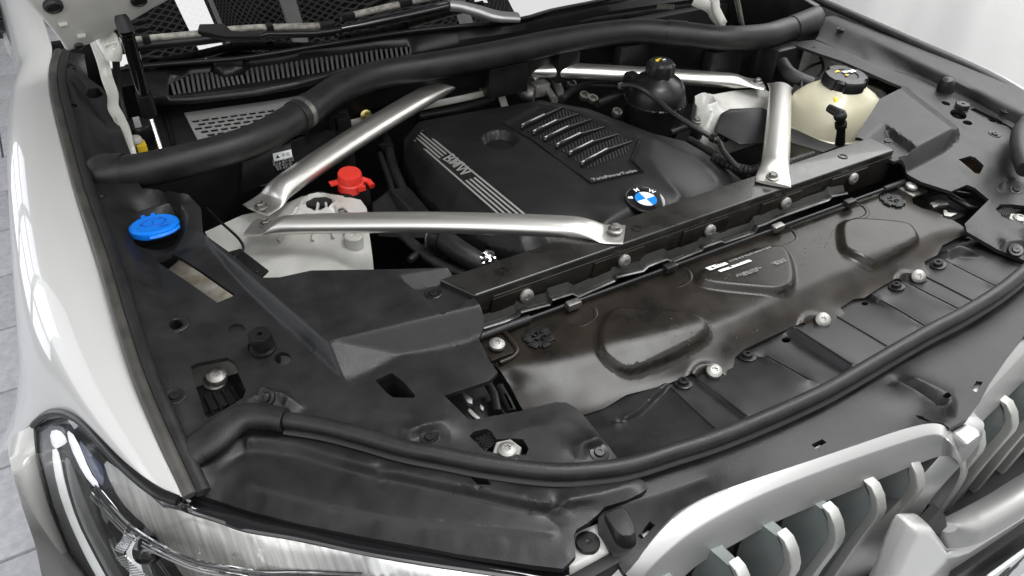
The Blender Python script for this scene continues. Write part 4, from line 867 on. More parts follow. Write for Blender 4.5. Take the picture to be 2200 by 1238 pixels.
# air box left of the engine
ab = T(5, [(760, 110, .93), (880, 20, .935), (1000, 5, .93), (1155, 190, .915), (1180, 330, .905), (1000, 330, .905), (800, 320, .9)])
hull('air_box', [W((p[0], p[1]), p[2] - .09) for p in ab], W3(ab), M['smooth'], car, .006)
tube('air_box_ridge', W3(T(5, [(880, 20, .94), (1000, 140, .932), (1050, 200, .925)])), [(.004, .004)] * 3, M['smooth'], car, 8)
hp = catmull([W(p, z) for p, z in zip(T(5, [(1150, 320), (1230, 350), (1330, 420), (1450, 490), (1540, 530)]), (.93, .932, .928, .918, .90))], 6)
hose = tube('hose', hp, .019, M['rubber'], car, 18)
tube('hose_clamp', hp[3:6], .022, M['smooth'], hose, 18); tube('hose_clamp', hp[0:2], .0225, M['grey_steel'], hose, 18)
bm = bmesh.new(); bmesh.ops.create_icosphere(bm, subdivisions=3, radius=.013)
for v in bm.verts: v.co *= 1 + random.uniform(-.25, .25)
mesh_obj('foil_wrap', from_bm(bm, 5), M['chrome'], car, Matrix.Translation(W(T(5, [(1500, 462)])[0], .93)))
# boxes along the left behind the brace: control unit housing with the label
cu = T(1, [(250, 890, .985), (480, 820, .985), (600, 880, .98), (560, 1000, .965), (240, 1150, .95), (60, 1190, .95), (-60, 1080, .97)])
hull('control_housing', [W((p[0], p[1]), p[2] - .12) for p in cu], W3(cu), M['smooth'], car, .006)
hb_ = [Wy(p, 1.245) for p in T(1, [(-60, 1000), (255, 900), (255, 1120), (-60, 1230)])]
prism('housing_front', hb_, (0, .03, 0), M['smooth'], car, .004)
lfr = lambda p, off=.001: Matrix.Translation(Wy(p, 1.243)) @ Matrix.Rotation(math.pi / 2, 4, 'X')
plate('caution_sticker', T(1, [(198, 985)])[0], .034, .016, M['white'], car, lambda p, o=0: Matrix.Translation(Wy(p, 1.2435)) @ Matrix.Rotation(math.pi / 2, 4, 'X'))
label('caution_print', '▲ 주의', T(1, [(198, 987)])[0], .0085, M['print_dark'], car, lambda p, o=0: Matrix.Translation(Wy(p, 1.2428)) @ Matrix.Rotation(math.pi / 2, 4, 'X'))
label('caution_print', '냉각수 온도 주의\n보닛을 열기 전에\n점검 하십시오\n엔진 정지 후', T(1, [(205, 1038)])[0], .0055, M['print_grey'], car, lambda p, o=0: Matrix.Translation(Wy(p, 1.2428)) @ Matrix.Rotation(math.pi / 2, 4, 'X'))
for k in range(9):
    p = T(1, [(470 + random.uniform(0, 140), 700 + random.uniform(0, 320))])[0]; box('relay_block', W(p, .96 + random.uniform(-.02, .02)), (random.uniform(.02, .04), random.uniform(.02, .04), .04), M['smooth'], car, .003)
# seam of the bulkhead with its nuts
wp = catmull([Wy(p, 1.42) for p in T(1, [(600, 790), (680, 770), (980, 700), (1160, 660), (1400, 610), (1540, 570), (1570, 540)])], 5)
tube('bulkhead_seam', wp, [(.004, .008)] * len(wp), M['inner_paint'], car, 10)
w2 = catmull([Wy(p, 1.42) for p in T(1, [(1560, 480), (1570, 560), (1610, 690)])], 5); tube('bulkhead_bracket', w2, [(.004, .009)] * len(w2), M['inner_paint'], car, 10)
w3 = catmull([Wy(p, 1.42) for p in T(1, [(1500, 480), (1580, 470), (1640, 440)])], 5); tube('bulkhead_bracket', w3, [(.004, .008)] * len(w3), M['inner_paint'], car, 10)
for p in T(1, [(728, 732), (1470, 540)]): put('brass_nut', hexb_me.copy(), Wy(p, 1.40), car, (0, -1, .3), .95)
for o in car.children:
    if o.name.startswith('brass_nut'): o.data.materials.clear(); o.data.materials.append(M['gold'])
# pipes and fittings behind the engine cover
for pts, r, m in ((T(2, [(180, 520), (210, 490), (250, 470)]), .012, 'zinc'), (T(2, [(310, 480), (345, 540), (375, 620)]), .010, 'zinc'), (T(2, [(200, 560), (270, 560), (300, 590), (330, 640)]), .008, 'zinc'), (T(2, [(370, 630), (450, 570), (560, 540), (740, 545)]), .009, 'rubber'), (T(2, [(600, 660), (700, 620), (790, 600)]), .009, 'rubber'), (T(2, [(120, 560), (150, 590), (200, 600)]), .018, 'grey_steel')):
    tube('pipe', catmull([W(p, .93) for p in pts], 5), r, M[m], car, 12)
slab_c = W(T(2, [(235, 560)])[0], .935); box('fitting_block', slab_c, (.04, .03, .03), M['zinc'], car, .004)
for p in T(2, [(435, 535), (570, 630), (722, 715), (515, 610)]): put('fitting', ring_me(.012, .007, .006), W(p, .93), car, (0, -.4, 1), m='grey_steel')

# ------------------------------------------------------------------ cross tube and cowl
tc = [(217, 368), (280, 370), (400, 345), (540, 305), (635, 253), (676, 226), (730, 190), (811, 161), (913, 144), (1015, 127), (1100, 110), (1216, 86), (1351, 68), (1453, 73), (1555, 83), (1640, 78), (1684, 66), (1738, 50)]
tz = np.interp(range(len(tc)), [0, 3, 9, 17], [1.045, 1.05, 1.055, 1.05])
tp = catmull([W(p, z) for p, z in zip(tc, tz)], 5)
ctube = tube('cross_tube', tp, [(.027, .028)] * len(tp), M['rubber'], car, 24)
ctube['label'] = 'thick bowed black tube crossing in front of the windscreen'
def sleeve(i, j, r, name='tube_sleeve'):
    tube(name, tp[i:j], [(r, r)] * (j - i), M['rubber'], ctube, 24)
sleeve(20, 25, .0298); sleeve(64, 67, .0298)
tube('tube_clip', tp[21:23], [(.0306, .0306)] * 2, M['grey_steel'], ctube, 24)
# rubber foot at both ends
ft = catmull([W(p, z) for p, z in zip(T(0, [(560, 1120), (640, 1100), (740, 1095), (800, 1090)]), (1.04, 1.045, 1.045, 1.046))], 5)
tube('tube_foot', ft, [(.030, .020), (.035, .029), (.033, .031), (.029, .030)], M['rubber'], ctube, 20)
ft = catmull([W(p, z) for p, z in zip([(1700, 62), (1738, 50), (1752, 42)], (1.05, 1.052, 1.055))], 5)
tube('tube_foot', ft, [(.029, .030), (.031, .034), (.025, .034)], M['rubber'], ctube, 20)
# skirt under the tube
V = [Vector(p) + Vector((0, .01, -.025)) for p in tp[22:]] + [Vector(p) + Vector((0, .03, -.085)) for p in tp[22:]]; n = len(tp) - 22
mesh_obj('tube_skirt', from_data(V, [(i, i + 1, n + i + 1, n + i) for i in range(n - 1)], 60), M['smooth'], ctube)
for x, w_ in ((.02, .1), (.18, .06), (.36, .12), (.52, .1), (.66, .12)):
    y = float(np.interp(x, [p[0] for p in tp], [p[1] for p in tp])); box('cowl_block', (x, y + .01, .99), (w_, .03, .07), M['smooth'], car, .004)
# windscreen
wl = T(0, [(700, 440), (890, 410), (1330, 375)]) + T(1, [(0, 350), (500, 268), (1000, 190), (1651, 122)]) + T(2, [(300, 60), (600, 0), (1000, -90), (1400, -160)])
wb = catmull([W(p, 1.05) for p in wl], 3)
V = []; m_ = 8
for p in wb:
    for k in range(m_): V.append(Vector(p) + Vector((0, .16 * k, .092 * k - .0016 * k * k)))
ws = mesh_obj('windscreen', from_data(V, [(i * m_ + k, i * m_ + k + 1, (i + 1) * m_ + k + 1, (i + 1) * m_ + k) for i in range(len(wb) - 1) for k in range(m_ - 1)], 80), M['screen'], car)
ws['label'] = 'dark windscreen mirroring the mesh ceiling'
V = [Vector(p) + Vector((0, d, z)) for p in wb for d, z in ((.0, -.04), (.4, -.04), (1.2, -.1))]
mesh_obj('dashboard', from_data(V, [(i * 3 + k, i * 3 + k + 1, (i + 1) * 3 + k + 1, (i + 1) * 3 + k) for i in range(len(wb) - 1) for k in range(2)], 80), M['dark'], car)
tube('windscreen_rubber', [Vector(p) + Vector((0, -.004, -.002)) for p in wb], .005, M['smooth'], ws, 10)
# cowl panel and slatted intake
rowpx = [[(302, 139), (451, 127), (540, 119), (710, 91), (879, 64), (1100, 42), (1283, 0), (1420, -30), (1620, -60)],
         [(302, 150), (330, 150), (370, 140), (455, 130), (462, 145), (520, 145), (525, 132), (540, 128), (710, 104), (879, 80), (1100, 56), (1283, 15), (1620, -40)],
         [(302, 190), (340, 185), (366, 181), (380, 176), (407, 161), (455, 156), (472, 163), (482, 167), (519, 162), (535, 147), (608, 137), (676, 125), (743, 117), (811, 107), (871, 102), (900, 98), (1100, 70), (1283, 28), (1620, -20)],
         [(302, 205), (345, 208), (376, 204), (424, 198), (468, 190), (522, 181), (550, 178), (610, 169), (679, 158), (747, 145), (815, 131), (874, 118), (900, 110), (1100, 78), (1283, 36), (1620, -12)],
         [(302, 228), (360, 226), (420, 222), (560, 204), (640, 189), (700, 174), (760, 154), (830, 140), (900, 126), (1100, 92), (1283, 52), (1620, 4)]]
rowz = [1.043, 1.032, 1.018, 1.008, .992]
def rowp(r, x): a = np.array(rowpx[r]); return W((x, float(np.interp(x, a[:, 0], a[:, 1]))), rowz[r])
xs = [302 + i * (1620 - 302) / 260 for i in range(261)]
V = [rowp(r, x) for r in range(5) for x in xs]; n = len(xs); Fc = []
for i in range(n - 1):
    Fc += [(i, i + 1, n + i + 1, n + i), (n + i, n + i + 1, 2 * n + i + 1, 2 * n + i), (3 * n + i, 3 * n + i + 1, 4 * n + i + 1, 4 * n + i)]
    if xs[i] < 362 or xs[i] > 876: Fc.append((2 * n + i, 2 * n + i + 1, 3 * n + i + 1, 3 * n + i))
M['slat'] = mat('grey_slat', (.085, .085, .085), .5)
cowl = mesh_obj('cowl_panel', from_data(V, Fc, 25), M['smooth'], car); so = cowl.modifiers.new('t', 'SOLIDIFY'); so.thickness = .004; so.offset = 0
cowl['label'] = 'black cowl panel with a long row of upright intake slats'
NS = 48
for k in range(NS):
    x = 369 + (872 - 369) * k / (NS - 1); a = rowp(2, x); b = rowp(3, x + 7 - 4 * k / NS)
    tube('grille_slat', [a + Vector((0, 0, -.001)), b + Vector((0, 0, -.001))], [(.0031, .003)] * 2, M['slat'], cowl, 6)
slab('intake_well', (-.70, 1.47, .94), (-.05, 1.78, .95), M['dark'], cowl)
# cabin filter grid
FQ = T(0, [(1165, 715), (1700, 640), (2150, 560), (2150, 680), (2000, 760), (1651, 860), (1255, 892)])
fz = .955
fo_ = [tuple(W(p, fz).xy) for p in FQ]
p0, p1, p2 = [W(q, fz) for q in T(0, [(1210, 758), (1640, 700), (1255, 885)])]
ex = (p1 - p0).normalized(); ey = (p2 - p0).normalized(); hs = []
for r in range(9):
    for c in range(26):
        o = p0 + ex * (.0188 * c + (.0094 if r % 2 else 0) - .03) + ey * (.0175 * r + .008)
        h = [(o.x + ex.x * a + ey.x * b, o.y + ex.y * a + ey.y * b) for a, b in ((-.0082, 0), (-.0058, -.0072), (.0058, -.0072), (.0082, 0), (.0058, .0072), (-.0058, .0072))]
        hc = np.array([[o.x, o.y]])
        if sdist(hc, fo_)[0] > .010: hs.append(h)
fg = sheet('cabin_filter_grid', fo_, hs, lambda P: np.full(len(P), fz), M['filter'], car, .02, .003, 35)
fg['label'] = 'silver honeycomb cabin air filter grid'
hull('filter_frame', [W(p, fz - .07) for p in big(FQ, 1.02)], [W(p, fz - .006) for p in big(FQ, 1.02)], M['dark'], car, .002)
tube('frame_edge', [W(p, fz + .002) for p in T(0, [(1100, 920), (1045, 730), (1050, 690), (1010, 640)])], .004, M['smooth'], car, 8)

# ------------------------------------------------------------------ wipers
g0, g1, g2 = Vector(wb[6]), Vector(wb[18]), Vector(wb[6]) + Vector((0, .5, .28)); gn = (g1 - g0).cross(g2 - g0).normalized()
if gn.z < 0: gn = -gn
def Wg(p, off=.0):
    d = Vector(ray(p)); t = ((g0 + gn * off) - Vector(EYE)).dot(gn) / d.dot(gn); return Vector(EYE) + d * t
M['wiper_dirt'] = mat('dirty_wiper', (.12, .115, .10), .5, vary=2, vscale=70, detail=8)
b1 = [Wg(p, .03) for p in T(0, [(750, 272), (930, 246), (1250, 216), (1480, 186), (1651, 176)]) + T(1, [(250, 172), (450, 164), (520, 160)])]
wiper = tube('wiper_blade', b1, [(.008, .007)] * len(b1), M['wiper_dirt'], car, 10)
tube('wiper_rubber', [p + Vector((0, -.008, -.012)) for p in b1], [(.005, .009)] * len(b1), M['smooth'], wiper, 8)
mh = [Wg(p, .045) for p in T(0, [(1250, 195), (1262, 152), (1420, 148), (1465, 195), (1651, 205), (1651, 230), (1430, 232)])]
prism('wiper_adapter', mh, -gn * .015, M['plastic'], wiper, .002)
tube('wiper_arm', [Wg(p, .035) for p in T(0, [(1400, 215), (1651, 228)]) + T(1, [(100, 215), (400, 212), (530, 195), (600, 180)])], [(.007, .006)] * 6, M['smooth'], wiper, 10)
for p in T(0, [(925, 248)]) + T(1, [(115, 178), (480, 168)]): box('wiper_clip', Wg(p, .032), (.014 if p[0] < 600 else .03, .02, .017), M['smooth'], wiper, .002)
b2 = [Wg(p, .03) for p in T(1, [(575, 112), (640, 98), (980, 18), (1250, -40), (1500, -90)])]
wip2 = tube('wiper_blade', b2, [(.009, .007)] * 5, M['wiper_dirt'], car, 10)
for p in T(1, [(610, 105), (975, 18)]): box('wiper_clip', Wg(p, .033), (.03, .018, .016), M['smooth'], wip2, .003)
a2 = [Wg(p, .04) for p in T(1, [(570, 185), (700, 158), (1000, 92), (1225, 40), (1260, 35)])]
tube('wiper_arm', a2, [(.006, .007), (.011, .009), (.013, .011), (.014, .012), (.012, .011)], M['gloss'], wip2, 12)
a3 = [Wg(p, .04) for p in T(1, [(1240, 35), (1330, 45), (1450, 75), (1560, 105), (1690, 112)])]
tube('wiper_elbow', catmull(a3, 5), [(.012, .011), (.014, .012), (.017, .013), (.02, .012), (.02, .010)], M['satin'], wip2, 14)

# ------------------------------------------------------------------ open bonnet
HA = (0, -.60, .80); NU, NW = 40, 40
def hood_pt(u, w, off=0):
    hw = .80 + .05 * float(sst(np.array([w / .2]))[0]); x = hw * u; ax = abs(x)
    y = 1.53 - .60 * w; z = 1.205 + .80 * w
    dr = float(sst(np.array([(ax - .55) / .25]))[0]) * float(sst(np.array([(.28 - w) / .28]))[0]); z -= .058 * dr; y += .0 * dr
    bow = .04 * (1 - u * u); y += bow * .8; z += bow * .6
    return Vector((x, y - off * .8, z - off * .6))
V = []; Fc = []
for i in range(NU + 1):
    for j in range(NW + 1): V.append(hood_pt(-1 + 2 * i / NU, 1.25 * (j / NW) ** 1.3))
for i in range(NU):
    for j in range(NW): Fc.append((i * (NW + 1) + j, (i + 1) * (NW + 1) + j, (i + 1) * (NW + 1) + j + 1, i * (NW + 1) + j + 1))
hood = mesh_obj('bonnet', from_data(V, Fc, 80), M['inner_paint'], car)
so = hood.modifiers.new('t', 'SOLIDIFY'); so.thickness = .022; so.offset = 0
bv = hood.modifiers.new('b', 'BEVEL'); bv.width = .006; bv.segments = 3; bv.limit_method = 'ANGLE'; bv.angle_limit = math.radians(50)
hood['label'] = 'raised white bonnet, only its rear corner in view'
# lining in two fields with raised diamond quilting
M['quilt'] = mat('quilted_lining', (.022, .022, .024), .7)
_nt = M['quilt'].node_tree; _g = _nt.nodes.new('ShaderNodeNewGeometry'); _mp = _nt.nodes.new('ShaderNodeMapping'); _mp.inputs['Scale'].default_value = (1, 1, .75); _nt.links.new(_g.outputs['Position'], _mp.inputs[0])
_v = _nt.nodes.new('ShaderNodeTexVoronoi'); _v.feature = 'DISTANCE_TO_EDGE'; _v.inputs['Scale'].default_value = 62; _v.inputs['Randomness'].default_value = .12; _nt.links.new(_mp.outputs[0], _v.inputs['Vector'])
_r = _nt.nodes.new('ShaderNodeMapRange'); _r.inputs[1].default_value = .04; _r.inputs[2].default_value = .16; _r.inputs[3].default_value = 1; _r.inputs[4].default_value = 0; _nt.links.new(_v.outputs['Distance'], _r.inputs[0])
_m = _nt.nodes.new('ShaderNodeMix'); _m.data_type = 'RGBA'; _m.inputs[6].default_value = (.008, .008, .009, 1); _m.inputs[7].default_value = (.22, .22, .225, 1); _nt.links.new(_r.outputs[0], _m.inputs[0]); _nt.links.new(_m.outputs[2], _nt.nodes['Principled BSDF'].inputs['Base Color'])
for u0, u1 in ((-.80, -.38), (-.25, .25), (.38, .80)):
    V = []; n1, n2 = 12, 16
    for i in range(n1 + 1):
        for j in range(n2 + 1): V.append(hood_pt(u0 + (u1 - u0) * i / n1, .10 + 1.05 * j / n2, .02 - .012 * (i in (0, n1) or j in (0, n2))))
    mesh_obj('bonnet_lining', from_data(V, [(i * (n2 + 1) + j, (i + 1) * (n2 + 1) + j, (i + 1) * (n2 + 1) + j + 1, i * (n2 + 1) + j + 1) for i in range(n1) for j in range(n2)], 60), M['quilt'], hood)
# rubber buffers on its underside near the corner
def Wh(p, off=.014):
    best = None
    d = Vector(ray(p)); e = Vector(EYE)
    for i in range(81):
        for j in range(40):
            q = hood_pt(-1 + .6 * i / 80, .45 * j / 39, off); r = (q - e); c = (r - d * (r.dot(d) / d.dot(d))).length
            if best is None or c < best[0]: best = (c, q)
    return best[1]
hnrm = (0, -.8, -.6)
for p, s in zip(T(0, [(340, 50), (510, 297), (870, 0)]), (.95, .5, .9)):
    put('bonnet_buffer', polar_me([(.016, -.004), (.016, .002), (.014, .005), (.010, .006), (.009, .004), (.001, .004)], 28), Wh(p), hood, hnrm, s, m='rubber')
for p in T(0, [(405, 165), (520, 228)]): box('lining_clip', Wh(p), (.014, .004, .006), M['inner_paint'], hood, .001)

# ------------------------------------------------------------------ hinge and gas strut
def hz(l): return [W((p[0], p[1]), p[2]) for p in T(0, l)]
h1 = catmull(hz([(600, 250, 1.12), (630, 330, 1.10), (660, 420, 1.08), (680, 500, 1.06), (715, 600, 1.04), (718, 680, 1.03), (750, 740, 1.02), (790, 830, 1.01), (810, 920, 1.0), (830, 990, .985)]), 5)
hinge = tube('bonnet_hinge', h1, [(.004, .011)] * len(h1), M['inner_paint'], car, 10, up=(1, 0, .3)); hinge['label'] = 'white painted bonnet hinge arm'
h2 = catmull(hz([(590, 120, 1.17), (640, 180, 1.155), (680, 260, 1.14), (710, 330, 1.125), (720, 390, 1.11)]), 5)
tube('hinge_link', h2, [(.010, .016), (.013, .018), (.013, .02), (.014, .018), (.012, .012)], M['inner_paint'], hinge, 12, up=(1, 0, .3))
h3 = catmull(hz([(570, 0, 1.22), (590, 60, 1.20), (620, 130, 1.18), (640, 200, 1.16)]), 5)
tube('hinge_bracket', h3, [(.005, .012)] * len(h3), M['inner_paint'], hinge, 10, up=(1, 0, .3))
tube('hinge_pin', hz([(580, 150, 1.165), (730, 140, 1.165)]), [.0075, .0085, .006], M['inner_paint'], hinge, 12)
tube('hinge_pin', hz([(660, 288, 1.14), (735, 270, 1.14)]), .006, M['inner_paint'], hinge, 12)
h4 = catmull(hz([(740, 760, 1.015), (755, 800, 1.01), (765, 810, 1.0)]), 4); tube('hinge_tab', h4, [(.003, .008)] * len(h4), M['inner_paint'], hinge, 8)
v = hz([(855, 885, .985)])[0]; put('hinge_cap', polar_me([(.012, -.004), (.012, .002), (.010, .005), (.0005, .006)], 24), v, hinge, m='inner_paint')
box('hinge_foot', hz([(850, 915, .975)])[0], (.035, .02, .008), M['inner_paint'], hinge, .002)
box('yellow_plug', hz([(900, 945, .965)])[0], (.018, .024, .028), M['yellow'], car, .003)
tube('bonnet_cable', catmull(hz([(640, -20, 1.22), (650, 60, 1.2), (700, 110, 1.18), (725, 200, 1.15), (735, 400, 1.08), (755, 600, 1.02), (790, 760, .98)]), 5), [.012, .012, .009, .008, .007, .007, .008], M['rubber'], car, 12)
s0, s1, s2, s3 = hz([(762, 95, 1.22), (800, 200, 1.195), (945, 720, 1.01), (1018, 950, .955)])
strut = tube('gas_strut', [s1, s2], .0115, M['gloss'], car, 20); strut['label'] = 'black gas strut with chrome rod holding up the bonnet'
tube('strut_end', [s0 - Vector((0, 0, 0)), s0.lerp(s1, .3), s1, s1.lerp(s2, .04)], [.009, .0125, .013, .0125], M['plastic'], strut, 18)
tube('strut_collar', [s1.lerp(s2, .72), s2], .0142, M['plastic'], strut, 20); tube('strut_rod', [s2, s3], .005, M['chrome'], strut, 14)
box('barcode_label', hz([(868, 775, .985)])[0], (.012, .002, .022), M['white'], car, .0003)
put('strut_socket', polar_me([(.03, -.03), (.03, 0), (.026, .006), (.001, .006)], 28), hz([(865, 800, .965)])[0], car, m='smooth')
# far side hinge and strut
f1 = catmull([W(p, z) for p, z in zip(T(2, [(1210, 0), (1300, 40), (1330, 90), (1400, 160)]), (1.1, 1.09, 1.08, 1.07))], 4); fh = tube('far_bonnet_hinge', f1, [(.005, .014)] * len(f1), M['inner_paint'], car, 10)
tube('hinge_link', [W(p, z) for p, z in zip(T(2, [(1345, 0), (1350, 60), (1395, 150)]), (1.12, 1.1, 1.07))], [(.01, .01)] * 3, M['inner_paint'], fh, 10)
tube('far_gas_strut', [W(p, z) for p, z in zip(T(2, [(1480, -20), (1515, 160)]), (1.14, 1.07))], .006, M['grey_steel'], car, 12)
prism('far_cowl_wall', [Wx(p, .80) for p in T(2, [(1180, 100), (1500, -150)]) + T(3, [(0, -150), (330, 40), (240, 110), (0, 160)])], (.02, 0, 0), M['smooth'], car, .003)
for k in range(8): a = W(T(2, [(985 + 14 * k, 30)])[0], 1.03); b = W(T(2, [(978 + 14 * k, 62)])[0], 1.02); tube('grille_slat', [a, b], .0028, M['strip'], cowl, 6)

# ------------------------------------------------------------------ fluids: caps and tanks
wc = W((331, 484), 1.040); wf = lambda r: polar_me(r, 48)
wcap = place(bpy.data.objects.new('washer_cap', wf([(.0305, -.010), (.034, -.008), (.0352, -.003), (.0348, .001), (.0325, .003), (.0292, .0035), (.0275, .0028), (.012, .0042), (.001, .0044)])), car, frame(wc, (.02, .16, 1))); wcap.data.materials.append(M['blue']); wcap['label'] = 'bright blue washer fluid cap'
fmw = frame(wc, (.02, .16, 1))
for pts in ([(-.018, .002), (-.006, .014), (.012, .012), (.018, .002)], [(-.016, -.002), (-.010, -.010), (.010, -.011), (.016, -.003)], [(-.018, .002), (-.016, -.002)], [(.018, .002), (.016, -.003)], [(0, .004), (-.002, -.008)], [(.006, -.016), (.012, -.019), (.018, -.016)]):
    tube('washer_symbol', [fmw @ Vector((a, b, .0046)) for a, b in pts], .0009, mat('blue_dark', (.0, .07, .38), .4) if 'blue_dark' not in bpy.data.materials else bpy.data.materials['blue_dark'], wcap, 6)
for a in (-.010, .004): box('cap_lug', fmw @ Vector((a, .034, .001)), (.006, .006, .007), M['blue'], wcap, .001)
tube('cap_lip', [fmw @ Vector((  .034 * math.cos(t), .034 * math.sin(t), -.004)) for t in np.linspace(-1.9, -.5, 12)], [(.004, .0035)] * 12, M['blue'], wcap, 8)
tube('filler_neck', [wc + Vector((0, .0, -.012)), wc + Vector((0, 0, -.055))], [.029, .034], M['smooth'], wcap, 28)
# red cap of the jump terminal
rc = W((752, 385), .965)
rcap = place(bpy.data.objects.new('terminal_cap', polar_me([(.024, -.02), (.0245, -.004), (.0225, -.002), (.0215, .012), (.020, .0145), (.001, .0155)], 36)), car, frame(rc, (0, -.1, 1))); rcap.data.materials.append(M['red']); rcap['label'] = 'red battery terminal cap'
box('cap_tab', rc + Vector((-.028, .002, -.001)), (.02, .014, .004), M['red'], rcap, .001); box('cap_latch', rc + Vector((.012, -.024, -.010)), (.014, .006, .010), M['red'], rcap, .001)
tube('cap_strap', [rc + Vector(q) for q in ((.02, 0, -.006), (.032, -.008, -.010), (.034, -.02, -.014))], .006, M['red'], rcap, 10)
box('terminal_base', rc + Vector((.004, .004, -.035)), (.05, .05, .035), M['smooth'], rcap, .003)
# black reservoir
rz = W((1408, 215), .95); R0 = Vector((rz.x, rz.y, 0))
resv = place(bpy.data.objects.new('reservoir', polar_me([(.055, .83), (.06, .86), (.066, .93), (.068, .945), (.069, .948), (.069, .952), (.067, .954), (.066, .965), (.060, .985), (.048, 1.0), (.030, 1.008), (.026, 1.012), (.001, 1.012)], 48)), car, Matrix.Translation(R0)); resv.data.materials.append(M['smooth']); resv['label'] = 'round black plastic expansion reservoir with yellow-marked cap'
for p in ((R0),):
    cp_ = polar_me([(lambda a: .029 * (1 + .05 * math.cos(8 * a)), 1.008), (lambda a: .031 * (1 + .05 * math.cos(8 * a)), 1.02), (lambda a: .030 * (1 + .05 * math.cos(8 * a)), 1.036), (.025, 1.041), (.001, 1.042)], 64); cp_.materials.append(M['plastic'])
    rcp = place(bpy.data.objects.new('reservoir_cap', cp_), resv, Matrix.Translation(R0))
for q, mm in (((-.006, .008), 'yellow'), ((.002, .010), 'yellow'), ((-.010, .003), 'yellow'), ((.008, .002), 'white'), ((.004, -.006), 'grey_steel')): box('cap_mark', R0 + Vector((q[0], q[1], 1.0424)), (.008, .004, .0012), M[mm], resv, .0003)
for k in range(26):
    a = 2 * math.pi * k / 26; box('seam_tooth', R0 + Vector((.0685 * math.cos(a), .0685 * math.sin(a), .95)), (.005, .005, .009), M['smooth'], resv, .001, Matrix.Rotation(a, 3, 'Z'))
hz_ = catmull([W(p, z) for p, z in zip(T(2, [(750, 545), (800, 540), (870, 560), (960, 620), (1080, 720), (1220, 810), (1320, 868), (1370, 900), (1400, 960), (1480, 1050), (1570, 1115)]), (.99, .995, .995, .985, .975, .965, .955, .955, .95, .94, .93))], 5)
rh = tube('overflow_hose', hz_, .0055, M['rubber'], car, 12)
i_ = 30; tube('hose_clamp', hz_[i_:i_ + 3], .009, M['smooth'], rh, 12); tube('hose_clamp', hz_[i_ + 3:i_ + 5], .0075, M['chrome'], rh, 12)
box('reservoir_fitting', W(T(2, [(820, 505)])[0], .985), (.03, .035, .03), M['smooth'], resv, .008); box('fitting_clip', W(T(2, [(750, 545)])[0], .985), (.012, .012, .012), M['zinc'], resv, .002)
# coolant tank
tz0 = W((1785, 262), .95); T0_ = Vector((tz0.x, tz0.y, 0))
sq = lambda r, k=.05: (lambda a: r * (1 + k * math.cos(2 * a + .6) - .035 * math.cos(4 * a)))
tank = place(bpy.data.objects.new('coolant_tank', polar_me([(sq(.080), .88), (sq(.092), .90), (sq(.099), .935), (sq(.100), .945), (sq(.103), .947), (sq(.103), .950), (sq(.100), .952), (sq(.099), .957), (sq(.096), .975), (sq(.086), 1.0), (sq(.070), 1.018), (sq(.052), 1.030), (.047, 1.033), (.044, 1.036), (.001, 1.036)], 64)), car, Matrix.Translation(T0_)); tank.data.materials.append(M['cream']); tank['label'] = 'cream translucent coolant tank with black screw cap'
cc = T0_ + Vector((0, 0, 1.034))
put('tank_cap', polar_me([(.043, .0), (lambda a: .0455 * (1 - .07 * (math.cos(4 * a) > .55)), .003), (lambda a: .0455 * (1 - .09 * (math.cos(4 * a) > .55)), .020), (lambda a: .042 * (1 - .12 * (math.cos(4 * a) > .55)), .025), (.024, .026), (.022, .024), (.001, .024)], 96), cc, tank, (0, -.06, 1), m='smooth')
for q, mm, s in (((-.012, .018), 'yellow', (.020, .006)), ((.006, .008), 'print_grey', (.016, .010)), ((.022, .004), 'white', (.016, .010)), ((-.004, -.004), 'yellow', (.006, .005))): box('cap_mark', cc + Vector((q[0], q[1], .0262)), (*s, .001), M[mm], tank, .0002)
def on_tank(p): 
    d = Vector(ray(p)); e = Vector(EYE); 
    for k in range(400):
        q = e + d * (.0008 + k * .000003); 
    return None
tm = Wy(T(3, [(457, 632)])[0], T0_.y - .078); box('tank_mark', tm, (.008, .003, .010), M['yellow'], tank, .0005, Matrix.Rotation(-.6, 3, 'X'))
hz2 = [Wy(p, T0_.y - .103) for p in T(3, [(487, 735), (490, 780), (492, 830), (485, 910)])]
tube('tank_hose', [hz2[0] + Vector((0, .03, .004)), hz2[0] + Vector((0, 0, .004)), hz2[1], hz2[2], hz2[3]], [.008, .011, .009, .0085, .010], M['smooth'], tank, 14)
bm = bmesh.new(); bmesh.ops.create_icosphere(bm, subdivisions=3, radius=.0125); mesh_obj('hose_elbow', from_bm(bm, 60), M['smooth'], tank, Matrix.Translation(hz2[0]))
tube('hose_clamp', [hz2[1], hz2[1].lerp(hz2[2], .5)], .0115, M['smooth'], tank, 14)
t2 = [W(p, .995) for p in T(3, [(600, 630), (650, 640), (720, 650), (800, 650)])]; tube('tank_outlet', t2, [.010, .012, .012, .010], M['smooth'], tank, 14); tube('hose_clamp', t2[1:3], .014, M['smooth'], tank, 14)
# cover between tank and tower, corrugated hose
bc_ = T(2, [(1335, 830, .95), (1380, 720, .96), (1440, 690, .965), (1651, 680, .96)]) + T(3, [(150, 800, .955), (480, 930, .95), (380, 970, .945), (150, 900, .945)]) + T(2, [(1500, 920, .94)])
hull('fuse_box', [W((p[0], p[1]), p[2] - .1) for p in bc_], W3(bc_), M['plastic'], car, .006)
cz = catmull([W(p, z) for p, z in zip(T(2, [(1340, 1000), (1450, 1050), (1560, 1080), (1651, 1060)]) + T(3, [(150, 1035), (230, 1010), (310, 985)]), (.92, .93, .94, .95, .955, .95, .94))], 8)
tube('corrugated_hose', cz, [.009 + .0016 * (i % 2) for i in range(len(cz))], M['rubber'], car, 12, ang=20)
